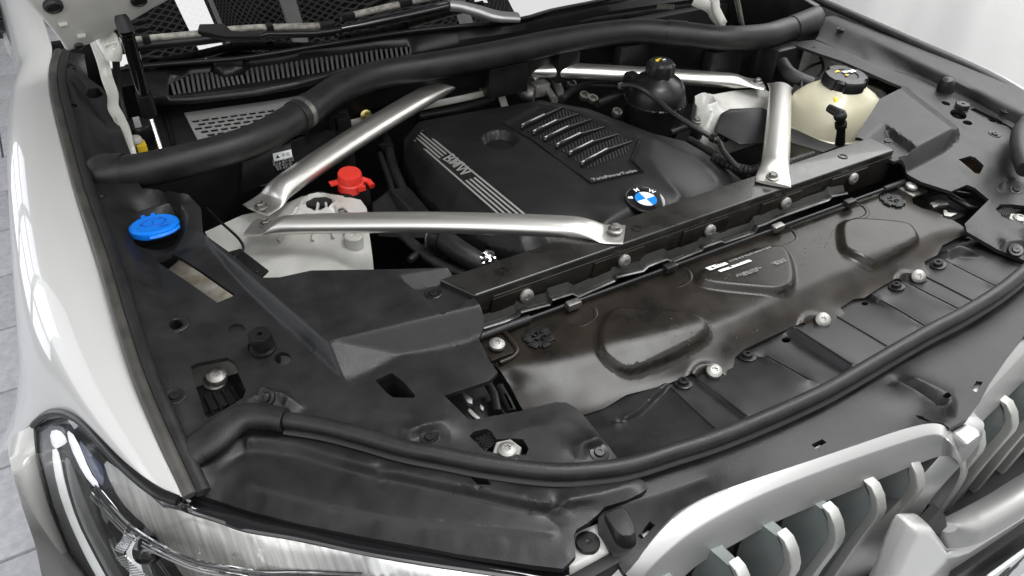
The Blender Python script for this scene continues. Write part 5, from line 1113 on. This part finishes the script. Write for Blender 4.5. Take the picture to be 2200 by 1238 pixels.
# inner wing behind the tank
iw_ = [Wx(p, .78) for p in T(3, [(160, 300), (300, 310), (460, 380), (640, 450), (760, 600), (760, 700), (150, 700), (150, 420)])]
prism('inner_wing', iw_, (.01, 0, 0), M['cast'], car, .001)
box('brake_unit', W(T(3, [(90, 430)])[0], .97), (.09, .06, .12), M['smooth'], car, .012)
tube('thick_hose', catmull([W(p, z) for p, z in zip(T(3, [(120, 400), (160, 460), (230, 500), (310, 530)]), (1.0, .995, .99, .985))], 5), .015, M['rubber'], car, 14)
for pts in ([(230, 460), (300, 420), (370, 395)], [(360, 360), (380, 430), (350, 480)], [(240, 510), (240, 560), (225, 600)]): tube('wire', catmull([W(p, .99) for p in T(3, pts)], 5), .0035, M['rubber'], car, 8)
tube('steel_pin', [W(p, z) for p, z in zip(T(3, [(470, 385), (560, 485)]), (1.02, .995))], .0025, M['zinc'], car, 8)
lb = [W(p, z) for p, z in zip(T(3, [(555, 490), (600, 465), (840, 560), (735, 555)]), (1.0, 1.0, 1.0, 1.0))]; prism('ledge_bracket', lb, .004, M['smooth'], car, .001)
for p in T(3, [(618, 468), (740, 530)]): put('rivet', clip_me, W(p, 1.004), car, s=.5)

# wiring looms and pipes down in the shadow of the bay
for pts, r in (([(830, 300), (845, 360), (870, 420), (900, 500)], .010), ([(815, 330), (840, 400), (850, 470)], .006), ([(640, 300), (700, 290), (760, 280), (830, 285)], .008), ([(690, 330), (740, 300), (800, 260), (860, 225)], .007), ([(900, 250), (980, 235), (1060, 215)], .009), ([(1480, 300), (1530, 330), (1580, 360), (1640, 375)], .008), ([(1440, 285), (1500, 270), (1560, 300)], .007), ([(860, 500), (930, 560), (1000, 590)], .009), ([(880, 560), (940, 520), (1010, 555), (1050, 580)], .006)):
    tube('wiring_loom', catmull([W(p, .90) for p in pts], 6), [r + .0012 * (i % 2) for i in range(6 * (len(pts) - 1) + 1)], M['rubber'], car, 10)
for p in ((700, 300), (830, 320), (850, 460), (930, 240), (1500, 285), (940, 545), (760, 300)): box('connector', W(p, .90), (.03, .022, .022), M['smooth'], car, .003)
# ------------------------------------------------------------------ right side trim
rt_out = T(3, [(160, 272, 1.03), (230, 262, 1.032), (300, 255, 1.034), (340, 252, 1.035), (600, 358, 1.037), (700, 410, 1.037), (960, 488, 1.037), (1180, 598, 1.037), (1380, 690, 1.036), (1560, 800, 1.034), (1690, 860, 1.03), (1750, 1000, 1.02), (1760, 1300, 1.0)]) + \
    T(7, [(1760, 350, .995), (1651, 470, .99), (1500, 412, .99), (1290, 290, 1.0), (1275, 240, 1.002), (1430, 85, 1.012)]) + T(3, [(1340, 1190, 1.015), (1290, 1170, 1.016), (1190, 1212, 1.016), (1000, 1152, 1.017), (920, 1108, 1.018), (885, 1080, 1.018), (865, 988, 1.044, 1.018), (685, 938, 1.034, 1.02), (600, 895, 1.034, 1.02), (588, 862, 1.044, 1.02), (740, 620, 1.05, 1.025), (870, 572, 1.046, 1.034), (872, 548, 1.04), (840, 535, 1.036), (620, 440, 1.034), (500, 388, 1.033), (370, 345, 1.032)])
rt_l = [T(3, [(1210, 860, 1.030), (1350, 950, 1.026), (1200, 1000, 1.021), (1240, 1080, 1.020)]), T(3, [(1000, 560, 1.036), (1150, 720, 1.036), (1230, 800, 1.036), (1400, 960, 1.026)]),
        T(3, [(1480, 1210, 1.004), (1530, 1140, 1.018), (1610, 1132, 1.02)]), T(7, [(1480, 0, 1.005), (1560, -30, 1.006)]), T(7, [(1500, 395, .992), (1540, 345, 1.006), (1651, 342, 1.006)]), T(7, [(1310, 250, 1.004), (1500, 280, 1.006), (1651, 260, 1.006)])]
fb_top = plane_fit(T(3, [(1197, 811, 1.052), (868, 984, 1.044), (600, 868, 1.0415)]))
fb_front = plane_fit(T(3, [(868, 984, 1.044), (1197, 811, 1.052), (910, 1092, 1.018)]))
fb_back = plane_fit(T(3, [(880, 575, 1.049), (1198, 806, 1.052), (940, 560, 1.038), (1240, 800, 1.037)]))
fb_side = plane_fit(T(3, [(1200, 815, 1.051), (1150, 968, 1.021), (1260, 860, 1.030)]))
fb_reg = [tuple(W((p[0], p[1]), 1.045).xy) for p in T(3, [(560, 870), (745, 590), (900, 530), (1240, 790), (1270, 860), (1150, 985), (920, 1130), (860, 1010), (650, 960)])]
fp_reg = [tuple(W((p[0], p[1]), 1.044).xy) for p in T(3, [(590, 905), (735, 768), (955, 932), (866, 990), (690, 945)])]
fp_slope = plane_fit(T(3, [(735, 768, 1.049), (640, 868, 1.047), (780, 868, 1.034), (660, 890, 1.035)]))
def far_post(P, z):
    b = np.minimum(np.minimum(fb_top(P), fb_front(P)), np.minimum(fb_back(P), fb_side(P)))
    z = np.where(inside(P, fb_reg), np.maximum(z, b), z)
    return np.where(inside(P, fp_reg), np.minimum(z, np.maximum(fp_slope(P), fb_top(P) - .014)), z)
far_lines = [T(3, [(868, 984, 1.046), (1196, 811, 1.052)]), T(3, [(910, 1092, 1.018), (1150, 968, 1.021)]), T(3, [(1197, 811, 1.052), (1150, 968, 1.021)]), T(3, [(880, 578, 1.049), (1197, 809, 1.052)]), T(3, [(735, 768, 1.048), (955, 932, 1.047)]), T(3, [(780, 868, 1.034), (940, 932, 1.034)]), T(3, [(735, 768, 1.048), (780, 868, 1.034)])]
cor = T(3, [(1235, 1010), (1310, 988), (1345, 1000), (1397, 1050), (1370, 1102), (1340, 1098)])
lk2 = T(7, [(1472, 145), (1500, 115), (1570, 115), (1700, 130), (1720, 210), (1560, 215), (1515, 195)])
trimQ, FQ_ = molded('far_side_trim', rt_out, rt_l, M['plastic'], car, holes=[T(3, ell(1155, 655, 30, 11, rot=.3)), T(3, ell(1293, 778, 32, 14, rot=.2)), T(3, ell(1235, 725, 55, 28, rot=.3)), cor, T(3, [(1305, 692), (1340, 685), (1520, 775), (1560, 805), (1440, 770)]), lk2], grid=.0048, thick=.006, fillet=.003, post=far_post, extra=far_lines)
trimQ['label'] = 'grey-lit black plastic side trim on the far side'
put('bonnet_stop', apost, W(T(3, [(1232, 735)])[0], 1.018), car, s=.95)
for p in T(3, [(785, 897), (1465, 850), (1600, 1200), (318, 299)]) + T(7, [(1600, 405)]):
    v = Z(FQ_, p); put('trim_clip', clip_me, v, trimQ, NR(FQ_, v), 1.0 if p[0] > 1760 else .5)
prism('rusty_bracket', [W(p, .985) for p in big(cor, 1.6)], .004, M['wood'], car, .0005)
prism('inner_panel', [W(p, 1.005) for p in big(T(3, [(1305, 692), (1340, 685), (1520, 775), (1560, 805), (1440, 770)]), 1.25)], .004, M['cast'], car, .0005)
for k in range(4): tube('spring_coil', catmull([W(p, 1.012) for p in T(3, [(1420 + 24 * k, 765), (1450 + 24 * k, 760), (1475 + 24 * k, 800)])], 4), .0025, M['smooth'], car, 8)
well('hole_well', big(T(3, ell(1155, 655, 30, 11, rot=.3)), 1.2), .03, M['dark'], trimQ, FQ_); well('hole_well', big(T(3, ell(1293, 778, 32, 14, rot=.2)), 1.2), .03, M['dark'], trimQ, FQ_)
well('lock_well', big(lk2, 1.04), .012, M['smooth'], trimQ, FQ_)
for lkc, par, f in ((T(7, [(1625, 205)])[0], trimQ, FQ_), (T(10, [(28, 440)])[0], trimL, FL)):
    v = Z(f, lkc); put('lock_bolt', bolt_me, v + Vector((0, 0, .001)), par, s=.9); put('lock_plate', polar_me([(hexr(.0175), -.006), (hexr(.0175), -.0015), (hexr(.0165), -.0005), (.001, -.0005)], 36), v, par, m='zinc')
def meshpad(poly, f, par):
    pts = [Z(f, p) - Vector((0, 0, .006)) for p in poly]; prism('lock_pad', pts, .003, M['smooth'], par, .0005)
    a = sum(pts, Vector()) / len(pts)
    for i in range(-3, 4):
        for s in (-1, 1): tube('pad_rib', [a + Vector((i * .0055 - .010, -.010 * s, .0012)), a + Vector((i * .0055 + .010, .010 * s, .0012))], .0007, M['smooth'], par, 5)
meshpad(T(9, [(1430, 340), (1500, 325), (1545, 370), (1480, 430)]), FL, trimL); meshpad(T(7, [(1500, 135), (1560, 125), (1590, 160), (1530, 165)]), FQ_, trimQ)
well('lock_well', big(lock_h, 1.04), .016, M['dark'], trimL, FL)
# upright inner wall up to the wing edge
wa = T(3, [(330, 250), (600, 358), (700, 410), (960, 488), (1180, 598), (1380, 690), (1560, 800), (1700, 870)]); wt = T(3, [(370, 125), (540, 200), (650, 243), (820, 330), (1000, 415), (1200, 510), (1480, 650), (1651, 738)])
A = [W(p, 1.036) for p in wa]; B = [W(p, 1.056) for p in wt]
A = [Vector(q) for q in catmull(A, 4)]; B = [Vector(q) for q in catmull(B, 4)]
V = []; n = len(A)
for a, b in zip(A, B):
    a = Vector(a); b = Vector(b); V += [a, a.lerp(b, .25) + Vector((.006, 0, -.001)), a.lerp(b, .8), b, Vector((b.x + .012, b.y + .002, b.z + .004)), Vector((max(b.x + .02, .862), b.y, b.z + .002))]
k_ = 6
mesh_obj('wing_inner_wall', from_data(V, [(i * k_ + j, i * k_ + j + 1, (i + 1) * k_ + j + 1, (i + 1) * k_ + j) for i in range(n - 1) for j in range(k_ - 1)], 35), M['plastic'], car)
p_ = W(T(3, [(1155, 560)])[0], 1.042); put('wall_bump', polar_me([(.018, -.01), (.016, .012), (.010, .022), (.0005, .025)], 24), p_, car, (-.3, 0, 1), m='plastic')
for p, z in zip(T(3, [(490, 185), (1535, 703)]), (1.058, 1.05)): put('trim_clip', clip_me, W(p, z), car, s=.8)
# catch parts in the two openings beside the plate
for base, sgn in ((T(9, [(1380, 130)])[0], 1), (T(7, [(1130, 110)])[0], -1)):
    v = W(base, .975)
    prism('catch_plate', [v + Vector(q) for q in ((-.03, -.03, -.02), (.04, -.03, -.02), (.04, .05, -.02), (-.03, .05, -.02))], .004, M['dark'], car, .001)
hookpts = [T(9, [(1330, 60), (1400, 110), (1400, 145), (1370, 140), (1340, 90)]), T(9, [(1380, 170), (1450, 235), (1440, 250), (1400, 225), (1370, 190)]), T(9, [(1450, 145), (1475, 170), (1465, 190), (1445, 170)]), T(7, [(1055, 105), (1100, 85), (1165, 95), (1175, 115), (1120, 120), (1080, 135)]), T(7, [(1140, 150), (1160, 150), (1170, 165), (1230, 172), (1190, 192), (1145, 185)])]
for i, h in enumerate(hookpts): prism('latch_hook', [W(p, .99) for p in h], .006, M['zinc'] if i < 3 else M['grey_steel'], car, .001)
for pts in (T(7, [(1000, 60), (1120, 30), (1300, 60)]), T(7, [(1180, 60), (1300, 130), (1420, 140)]), T(9, [(1500, 20), (1540, 90), (1560, 200)]), T(10, [(10, 100), (60, 195)]), T(10, [(-20, 40), (30, 130), (60, 200)])):
    tube('latch_arm', [W(p, .975) for p in pts], .006, M['smooth'], car, 10)

# ------------------------------------------------------------------ grille
E1 = T(10, [(780, 1228, .948), (830, 1165, .952), (950, 985, .960), (1100, 826, .964), (1250, 745, .967), (1450, 664, .970)]) + T(11, [(0, 603, .972), (300, 503, .976), (600, 403, .978), (900, 294, .979), (1060, 258, .980), (1130, 268, .980), (1180, 305, .979)])
E2 = T(10, [(840, 1300, .936), (890, 1240, .944), (1010, 1105, .952), (1150, 985, .958), (1300, 885, .962), (1480, 800, .965)]) + T(11, [(0, 703, .967), (300, 598, .970), (600, 482, .972), (900, 388, .973), (1050, 335, .974), (1120, 335, .974), (1165, 360, .972)])
E3 = T(10, [(1080, 1340, .896), (1130, 1265, .902), (1230, 1172, .911), (1340, 1110, .917), (1440, 1065, .920), (1580, 990, .923)]) + T(11, [(0, 930, .925), (300, 812, .928), (600, 690, .930), (900, 567, .931), (1040, 510, .933), (1110, 484, .936), (1165, 476, .939)])
S1 = T(11, [(1240, 375), (1302, 470), (1308, 560), (1285, 650), (1180, 790), (1010, 1000), (830, 1245)])
S2 = T(11, [(1215, 430), (1272, 505), (1284, 570), (1264, 645), (1162, 782), (992, 992), (812, 1238)]); S3 = T(11, [(1210, 484), (1246, 520), (1256, 580), (1236, 648), (1128, 800), (955, 1010), (775, 1244)])
def rail(top, side, y):
    l = [Vector(p) for p in catmull(W3(top) + [Wy(p, y) for p in side], 6)]
    for _ in range(45): l = [l[0]] + [l[i] * .5 + (l[i - 1] + l[i + 1]) * .25 for i in range(1, len(l) - 1)] + [l[-1]]
    return l
L1, L2, L3 = rail(E1, S1, .240), rail(E2, S2, .224), rail(E3, S3, .222)
V = []; n = len(L1); k_ = 9
for a, b, c in zip(L1, L2, L3):
    V += [a + Vector((0, .02, -.015)), a, a.lerp(b, .06) + Vector((0, 0, .0008)), a.lerp(b, .92), b.lerp(c, .035), b.lerp(c, .5) + Vector((0, -.0015, 0)), b.lerp(c, .95), c + Vector((0, .003, 0)), c + Vector((-.002, .05, .003))]
Fg = [(i * k_ + j, i * k_ + j + 1, (i + 1) * k_ + j + 1, (i + 1) * k_ + j) for i in range(n - 1) for j in range(k_ - 1)]
kid = mesh_obj('grille_frame', from_data(V, Fg, 34), M['satin'], car); kid['label'] = 'satin silver frame of the nearer grille half'
MX = .056
V2 = [Vector((MX - v.x, v.y, v.z)) for v in V]
kid2 = mesh_obj('grille_frame', from_data(V2, Fg, 34), M['satin'], car); kid2['label'] = 'satin silver frame of the farther grille half, cut by the picture edge'
def fin(x, par):
    w = .0078
    fr = [(.250, .940), (.238, .930), (.229, .914), (.227, .90), (.233, .83), (.240, .70)]
    V = [(x - w, y, z) for y, z in fr] + [(x + w, y, z) for y, z in fr] + [(x - w, y + .012, z) for y, z in fr] + [(x + w, y + .012, z) for y, z in fr]; n = len(fr); F_ = []
    for i in range(n - 1): F_ += [(i, i + 1, n + i + 1, n + i), (i, i + 1, 2 * n + i + 1, 2 * n + i), (n + i, n + i + 1, 3 * n + i + 1, 3 * n + i)]
    F_.append((0, n, 3 * n, 2 * n))
    me = bpy.data.meshes.new('t'); me.from_pydata(V, [], F_); bm = bmesh.new(); bm.from_mesh(me); bmesh.ops.recalc_face_normals(bm, faces=bm.faces); bevel_bm(bm, .002, 3, 60)
    o = mesh_obj('grille_fin', from_bm(bm, 40), M['satin_fin'], par)
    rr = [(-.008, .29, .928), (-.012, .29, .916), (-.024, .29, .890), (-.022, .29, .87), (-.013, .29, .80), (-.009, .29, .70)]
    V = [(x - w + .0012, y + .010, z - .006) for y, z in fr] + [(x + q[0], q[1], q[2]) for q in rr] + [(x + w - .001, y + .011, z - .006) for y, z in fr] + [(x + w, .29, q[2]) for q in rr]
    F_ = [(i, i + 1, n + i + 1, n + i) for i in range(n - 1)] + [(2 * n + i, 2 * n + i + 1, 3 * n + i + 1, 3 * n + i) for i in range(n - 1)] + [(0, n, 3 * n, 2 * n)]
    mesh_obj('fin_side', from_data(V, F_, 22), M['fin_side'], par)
for k in range(7): fin(-.036 - .0745 * k, kid)
for k in range(7): fin(MX + .036 + .0745 * k, kid2)
for k in range(9): slab('shutter_blade', (-.42 + .09 * k, .295, .70), (-.412 + .09 * k, .31, .90), M['smooth'], car, .001)
# bridge between the halves
br_ = [W(p, .970) for p in T(11, [(1188, 318), (1285, 258), (1372, 300), (1388, 352), (1300, 412)])]
hull('grille_bridge', [q + Vector((0, .012, -.035)) for q in br_], br_, M['satin'], car, .006)
bl = [Wy(p, .245) for p in T(11, [(1300, 440), (1405, 400), (1440, 420), (1420, 520), (1330, 640), (1250, 760), (1160, 830), (1200, 740), (1310, 580)])]
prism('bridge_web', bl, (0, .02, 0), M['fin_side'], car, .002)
# front camera below the bridge
cc_ = Wy(T(11, [(1095, 900)])[0], .205); put('front_camera', polar_me([(.014, -.02), (.014, .0), (.012, .003), (.009, .003), (.008, .0), (.005, .0), (.004, .002), (.0005, .003)], 28), cc_, car, (-.2, -1, .2), m='gloss'); put('camera_rim', ring_me(.0105, .008, .004), cc_, car, (-.2, -1, .2), m='strip')
# bumper skin below
bp = [Wy(p, .165) for p in T(11, [(830, 1260), (900, 1100), (975, 952), (1085, 945), (1120, 985), (1185, 1078), (1260, 1088), (1330, 1062), (1480, 968), (1651, 862), (1750, 800), (1750, 905), (1480, 1080), (1220, 1245), (1000, 1400), (760, 1400)])]
bmp = prism('bumper_skin', bp, (0, .03, 0), M['paint2'], car, .012, seg=5)
slab('grille_floor', (-.45, .21, .690), (.45, .315, .698), M['dark']); bmp['label'] = 'white bumper skin under the grille'
lb_p = catmull([Wy(p, .178) for p in T(11, [(1172, 930), (1215, 955), (1300, 925), (1480, 825), (1651, 715), (1800, 620)])], 5)
tube('grille_lower_bar', lb_p, [(.006, .010), (.020, .030), (.022, .034), (.022, .035), (.022, .036), (.022, .036)], M['satin'], kid2, 24, up=(0, -.5, 1))
gap = [Wy(p, .18) for p in T(11, [(990, 948), (1060, 880), (1120, 815), (1150, 850), (1170, 960), (1215, 1060), (1160, 1050), (1085, 950)])]; prism('bumper_gap', gap, (0, .01, 0), M['dark'], car, 0)
blk = [Wy(p, .155) for p in T(11, [(1225, 1242), (1480, 1072), (1651, 955), (1750, 885), (1750, 1100), (1400, 1300), (1200, 1300)])]
prism('lower_intake_frame', blk, (0, .03, 0), M['plastic'], car, .004)
lp = [Wy(p, .135) for p in T(11, [(1452, 1238), (1655, 1090), (1800, 985), (1800, 1190), (1560, 1380)])]
tq = [W(p, .5) for p in ()]
P0 = Wy(T(11, [(1452, 1240)])[0], .135); P1 = Wy(T(11, [(1655, 1092)])[0], .135); dx = (P1 - P0).normalized(); dn = Vector((0, -1, 0)); up_ = dx.cross(dn) * -1
if up_.z < 0: up_ = -up_
q0 = P0 - dx * .005
npl = prism('number_plate', [q0, q0 + dx * .33, q0 + dx * .33 - up_ * .15, q0 - up_ * .15], (0, .006, 0), M['white'], car, .003); npl['label'] = 'white number plate at the lower right corner'
mt_ = Matrix(((dx.x, up_.x, dn.x), (dx.y, up_.y, dn.y), (dx.z, up_.z, dn.z))).to_4x4()
mesh_obj('plate_digits', text_me('04', .075, .0005, 0, 1, .001), M['print_dark'], npl, Matrix.Translation(q0 + dx * .075 - up_ * .045 + dn * .001) @ mt_)
# bumper flange corner beside the headlamp, with its big clip
fl = T(10, [(450, 975, .955), (480, 955, .957), (600, 905, .958), (640, 950, .956), (690, 1060, .952), (740, 1130, .948), (765, 1200, .943), (772, 1260, .935), (680, 1330, .92), (420, 1300, .93), (415, 1175, .948), (460, 1130, .952), (462, 1090, .953)])
flg, FFl = molded('bumper_flange', fl, [T(10, [(470, 1140, .955), (560, 1120, .957), (640, 1010, .957), (600, 930, .958)])], M['paint2'], car, grid=.006, thick=.012, fillet=.005)
put('flange_clip', polar_me([(.0135, -.003), (.0135, .0015), (.0127, .0024), (hexr(.0045), .0026), (hexr(.004), .0018), (.0005, .0016)], 36), Z(FFl, T(10, [(538, 1033)])[0]) + Vector((0, 0, .002)), flg, m='smooth')

# ------------------------------------------------------------------ headlamp
ltop = [(393, 1080, .985), (339, 1063, .985), (298, 1033, .982), (258, 996, .978), (217, 951, .972), (183, 915, .964), (156, 897, .954), (129, 890, .942), (98, 896, .920), (75, 915, .895)]
lleft = [(81, 981, .86), (108, 1082, .81), (146, 1174, .77), (180, 1260, .74), (240, 1340, .71)]
lright = T(10, [(410, 1215, .945)]) + [(1100, 1300, .92), (900, 1340, .90), (600, 1380, .86)]
ltop2 = T(8, [(1240, 815, .972), (1430, 880, .964), (1651, 920, .960)]) + T(9, [(100, 940, .958), (460, 1010, .955), (800, 1080, .952), (1200, 1150, .950), (1651, 1205, .947)])
lens_out = lleft[::-1] + ltop[::-1] + ltop2 + lright
lens_l = [[(150, 940, .938), (220, 1010, .945), (300, 1090, .945), (400, 1150, .942), (560, 1190, .938), (800, 1230, .93)], [(140, 1000, .90), (200, 1100, .895), (300, 1190, .885), (420, 1260, .87)]]
M['blue_glass'] = mat('blue_tinted', (.06, .075, .16), .1, coat=.5)
headlamp = empty('headlamp', W((300, 1150), .85)); headlamp.parent = car; headlamp.matrix_parent_inverse = WORLD['car'].inverted()
headlamp['label'] = 'clear glass headlamp with light strips, partly in view'
lens, FLN = molded('lens', lens_out, lens_l, M['lens'], headlamp, grid=.008, thick=0, fillet=.012)
sub = lambda p, d: Z(FLN, p, .93) - Vector((0, 0, d))
lo3 = [Vector(p) for p in W3(lens_out)]; n = len(lo3)
mesh_obj('lamp_wall', from_data([p - Vector((0, 0, .001)) for p in lo3] + [p - Vector((0, 0, .09)) for p in lo3], [(i, (i + 1) % n, n + (i + 1) % n, n + i) for i in range(n)], 60), M['housing'], headlamp)
def inner(name, poly, d, m, ch=1, thick=.004):
    if ch: poly = chaikin(poly, ch)
    return sheet(name, [tuple(sub(p, d).xy) for p in poly], [], lambda P: FLN(P) - d, M[m], headlamp, .006, thick, 40)
inner('lamp_housing', big([(p[0], p[1]) for p in lens_out], 1.015), .045, 'housing', 0, .02)
inner('lamp_rim', T(8, [(205, 300), (260, 262), (330, 240), (400, 260), (360, 330), (318, 400), (345, 640), (425, 870), (535, 1090), (630, 1260), (490, 1260), (425, 1060), (315, 790), (235, 490)]), .012, 'lamp_grey')
inner('daytime_light_strip', T(8, [(312, 420), (345, 405), (362, 440), (400, 640), (470, 860), (570, 1060), (680, 1260), (620, 1260), (520, 1080), (420, 860), (345, 640)]), .007, 'drl')
inner('strip_cap', T(8, [(300, 300), (360, 285), (415, 345), (385, 375), (320, 405)]), .007, 'drl')
inner('grey_panel', T(8, [(385, 440), (430, 470), (520, 740), (600, 940), (700, 1110), (830, 1260), (700, 1260), (590, 1060), (490, 860), (420, 640)]), .011, 'lamp_grey')
inner('black_wedge', T(8, [(430, 430), (480, 500), (560, 640), (640, 860), (690, 1040), (600, 930), (520, 730), (450, 540)]), .016, 'gloss')
inner('light_guide', T(8, [(410, 285), (470, 335), (560, 560), (622, 640), (590, 655), (510, 560), (430, 390)]), .006, 'drl')
inner('dark_window', T(8, [(470, 320), (560, 430), (640, 520), (640, 640), (600, 600), (540, 500)]), .010, 'blue_glass')
inner('reflector', T(8, [(640, 470), (760, 560), (900, 690), (1100, 800), (1240, 850), (1651, 945)]) + T(9, [(400, 1030), (900, 1130), (1300, 1195), (1651, 1225), (1651, 1300), (300, 1210), (0, 1160)]) + T(8, [(1500, 1150), (1250, 1080), (1000, 960), (800, 800), (690, 640)]), .005, 'reflector')
inner('lower_reflector', T(8, [(590, 670), (700, 800), (860, 950), (1080, 1080), (1300, 1150), (1651, 1215), (1651, 1270), (1100, 1270), (1000, 1130), (800, 900), (680, 800), (640, 880)]), .013, 'lamp_grey', 1)
inner('chrome_edge', T(8, [(590, 650), (650, 690), (760, 830), (900, 950), (1100, 1060), (1300, 1130), (1651, 1190)]) + T(8, [(1651, 1212), (1280, 1152), (1080, 1082), (880, 972), (740, 852), (640, 715)]), .004, 'chrome', 0)
inner('angled_light_strip', T(8, [(700, 1040), (790, 920), (855, 960), (780, 1060), (780, 1090), (950, 1260), (850, 1260), (720, 1110)]), .009, 'drl', 1)
inner('side_reflector', T(8, [(640, 900), (720, 810), (820, 830), (760, 930), (690, 1020), (650, 960)]), .010, 'chrome', 1)
inner('projector_bezel', T(8, [(840, 985), (900, 960), (980, 1010), (1060, 1080), (1010, 1130), (900, 1100)]), .010, 'gloss', 1)
for i in range(10):
    t = i / 9; a, b = T(8, [(715 + 75 * t, 1045 - 110 * t), (775 + 70 * t, 1068 - 105 * t)]); tube('light_prism', [sub(a, .008), sub(b, .008)], .0011, M['chrome'], headlamp, 6)
for i in range(12):
    t = i / 11; a, b = T(8, [(725 + 140 * t, 1100 + 150 * t), (785 + 160 * t, 1085 + 160 * t)]); tube('light_prism', [sub(a, .008), sub(b, .008)], .0011, M['chrome'], headlamp, 6)
put('projector_lens', polar_me([(.016, -.01), (.016, .0), (.014, .006), (.008, .010), (.0005, .011)], 28), sub(T(8, [(905, 1025)])[0], .016), headlamp, (-.2, -.6, 1), m='gloss')
inner('blue_accent', T(8, [(1010, 1070), (1050, 1065), (1110, 1100), (1070, 1125), (1030, 1115)]), .008, 'blue', 0)
for off, rr_, mm in ((0, .0014, 'chrome'), (22, .001, 'housing'), (44, .0012, 'chrome'), (66, .001, 'lamp_grey')):
    ll = T(8, [(600 - off * .5, 655 + off), (760 - off * .4, 845 + off), (900 - off * .3, 962 + off), (1100, 1072 + off), (1300, 1142 + off), (1651, 1198 + off)]) + T(9, [(300, 1198 + off), (700, 1214 + off)])
    tube('lens_line', [sub(tuple(p), .003) for p in catmull(ll, 4)], rr_, M[mm], headlamp, 6)
for a, b in (((1170, 830), (1130, 1000)), ((1230, 850), (1260, 1080)), ((960, 720), (1010, 950)), ((1420, 895), (1480, 1120))):
    pa_, pb_ = T(8, [a, b]); tube('reflector_edge', [sub(tuple(np.array(pa_) * (1 - t) + np.array(pb_) * t), .0042) for t in (0, .33, .66, 1)], .0008, M['lamp_grey'], headlamp, 6)
# seals round the lamp
gk = catmull([W(p, z + .003) for p, z in [((383, 1076), .992), ((339, 1059), .993), ((298, 1029), .990), ((258, 992), .986), ((217, 947), .981), ((183, 911), .972), ((156, 893), .962), ((129, 886), .949), ((98, 892), .927), ((74, 912), .897)]], 4)
tube('lamp_seal', gk, [(.0065, .005)] * len(gk), M['smooth'], headlamp, 12)
st = catmull([W(p, p[2]) for p in T(8, [(1165, 760, .978), (1240, 790, .970), (1430, 850, .963)]) + T(9, [(0, 905, .961), (300, 955, .959), (700, 1040, .957), (1100, 1110, .955), (1651, 1190, .952)]) + T(10, [(200, 1215, .951), (420, 1235, .948)])], 4)
tube('lamp_border', st, [(.012, .004)] * len(st), M['gloss'], headlamp, 12)
# bumper corner outside the lamp
bcn = [W(p, z) for p, z in [((71, 912), .893), ((78, 982), .855), ((105, 1085), .805), ((143, 1178), .765), ((175, 1265), .735), ((235, 1345), .705)]]; bcn = [Vector(p) for p in catmull(bcn, 5)]
bco = [Wx(p, x) for p, x in [((17, 955), -1.035), ((22, 990), -1.03), ((45, 1080), -1.015), ((75, 1170), -.99), ((95, 1260), -.96), ((130, 1350), -.92)]]; bco = [Vector(p) for p in catmull(bco, 5)]
V = []
for a, b in zip(bcn, bco): V += [a + Vector((.004, .004, -.02)), a, a.lerp(b, .3) + Vector((-.006, -.006, .006)), a.lerp(b, .7) + Vector((-.008, -.006, .006)), b, b + Vector((.01, 0, -.10)), b + Vector((.06, .01, -.3))]
k_ = 7; n = len(bcn)
mesh_obj('bumper_corner', from_data(V, [(i * k_ + j, i * k_ + j + 1, (i + 1) * k_ + j + 1, (i + 1) * k_ + j) for i in range(n - 1) for j in range(k_ - 1)], 60), M['paint2'], car)
# ------------------------------------------------------------------ door mirror far back at the left edge
mv = Wx((20, 62), -1.0)
mir = box('door_mirror', Wy((8, 56), 2.35), (.16, .06, .05), M['gloss'], car, .015); box('mirror_shell', Wy((12, 22), 2.4), (.2, .1, .06), M['gloss'], mir, .02); box('mirror_foot', Wy((26, 95), 2.3), (.03, .08, .05), M['paint'], mir, .012)
mir['label'] = 'black door mirror at the upper left edge'

# ------------------------------------------------------------------ the far corner, mostly past the picture edge: same parts the other way round
def mirrored(o, name, parent):
    me = o.data.copy(); me.transform(WORLD[o.name]); me.transform(Matrix.Scale(-1, 4, (1, 0, 0))); me.flip_normals()
    return mesh_obj(name, me, None, parent)
mirrored(htrim, 'far_lamp_trim', car)
far_lamp = empty('far_headlamp', (.75, .6, .85)); far_lamp.parent = car; far_lamp.matrix_parent_inverse = WORLD['car'].inverted()
for o in list(headlamp.children):
    if o.name.split('.')[0] in ('lens', 'lamp_wall', 'lamp_housing', 'lamp_rim', 'daytime_light_strip', 'grey_panel', 'reflector', 'lower_reflector', 'lamp_border', 'lamp_seal', 'light_guide'): mirrored(o, o.name.split('.')[0], far_lamp)
for o in list(car.children):
    if o.name.startswith('bumper_corner') or o.name.startswith('bumper_flange'): mirrored(o, 'far_' + o.name.split('.')[0], car)
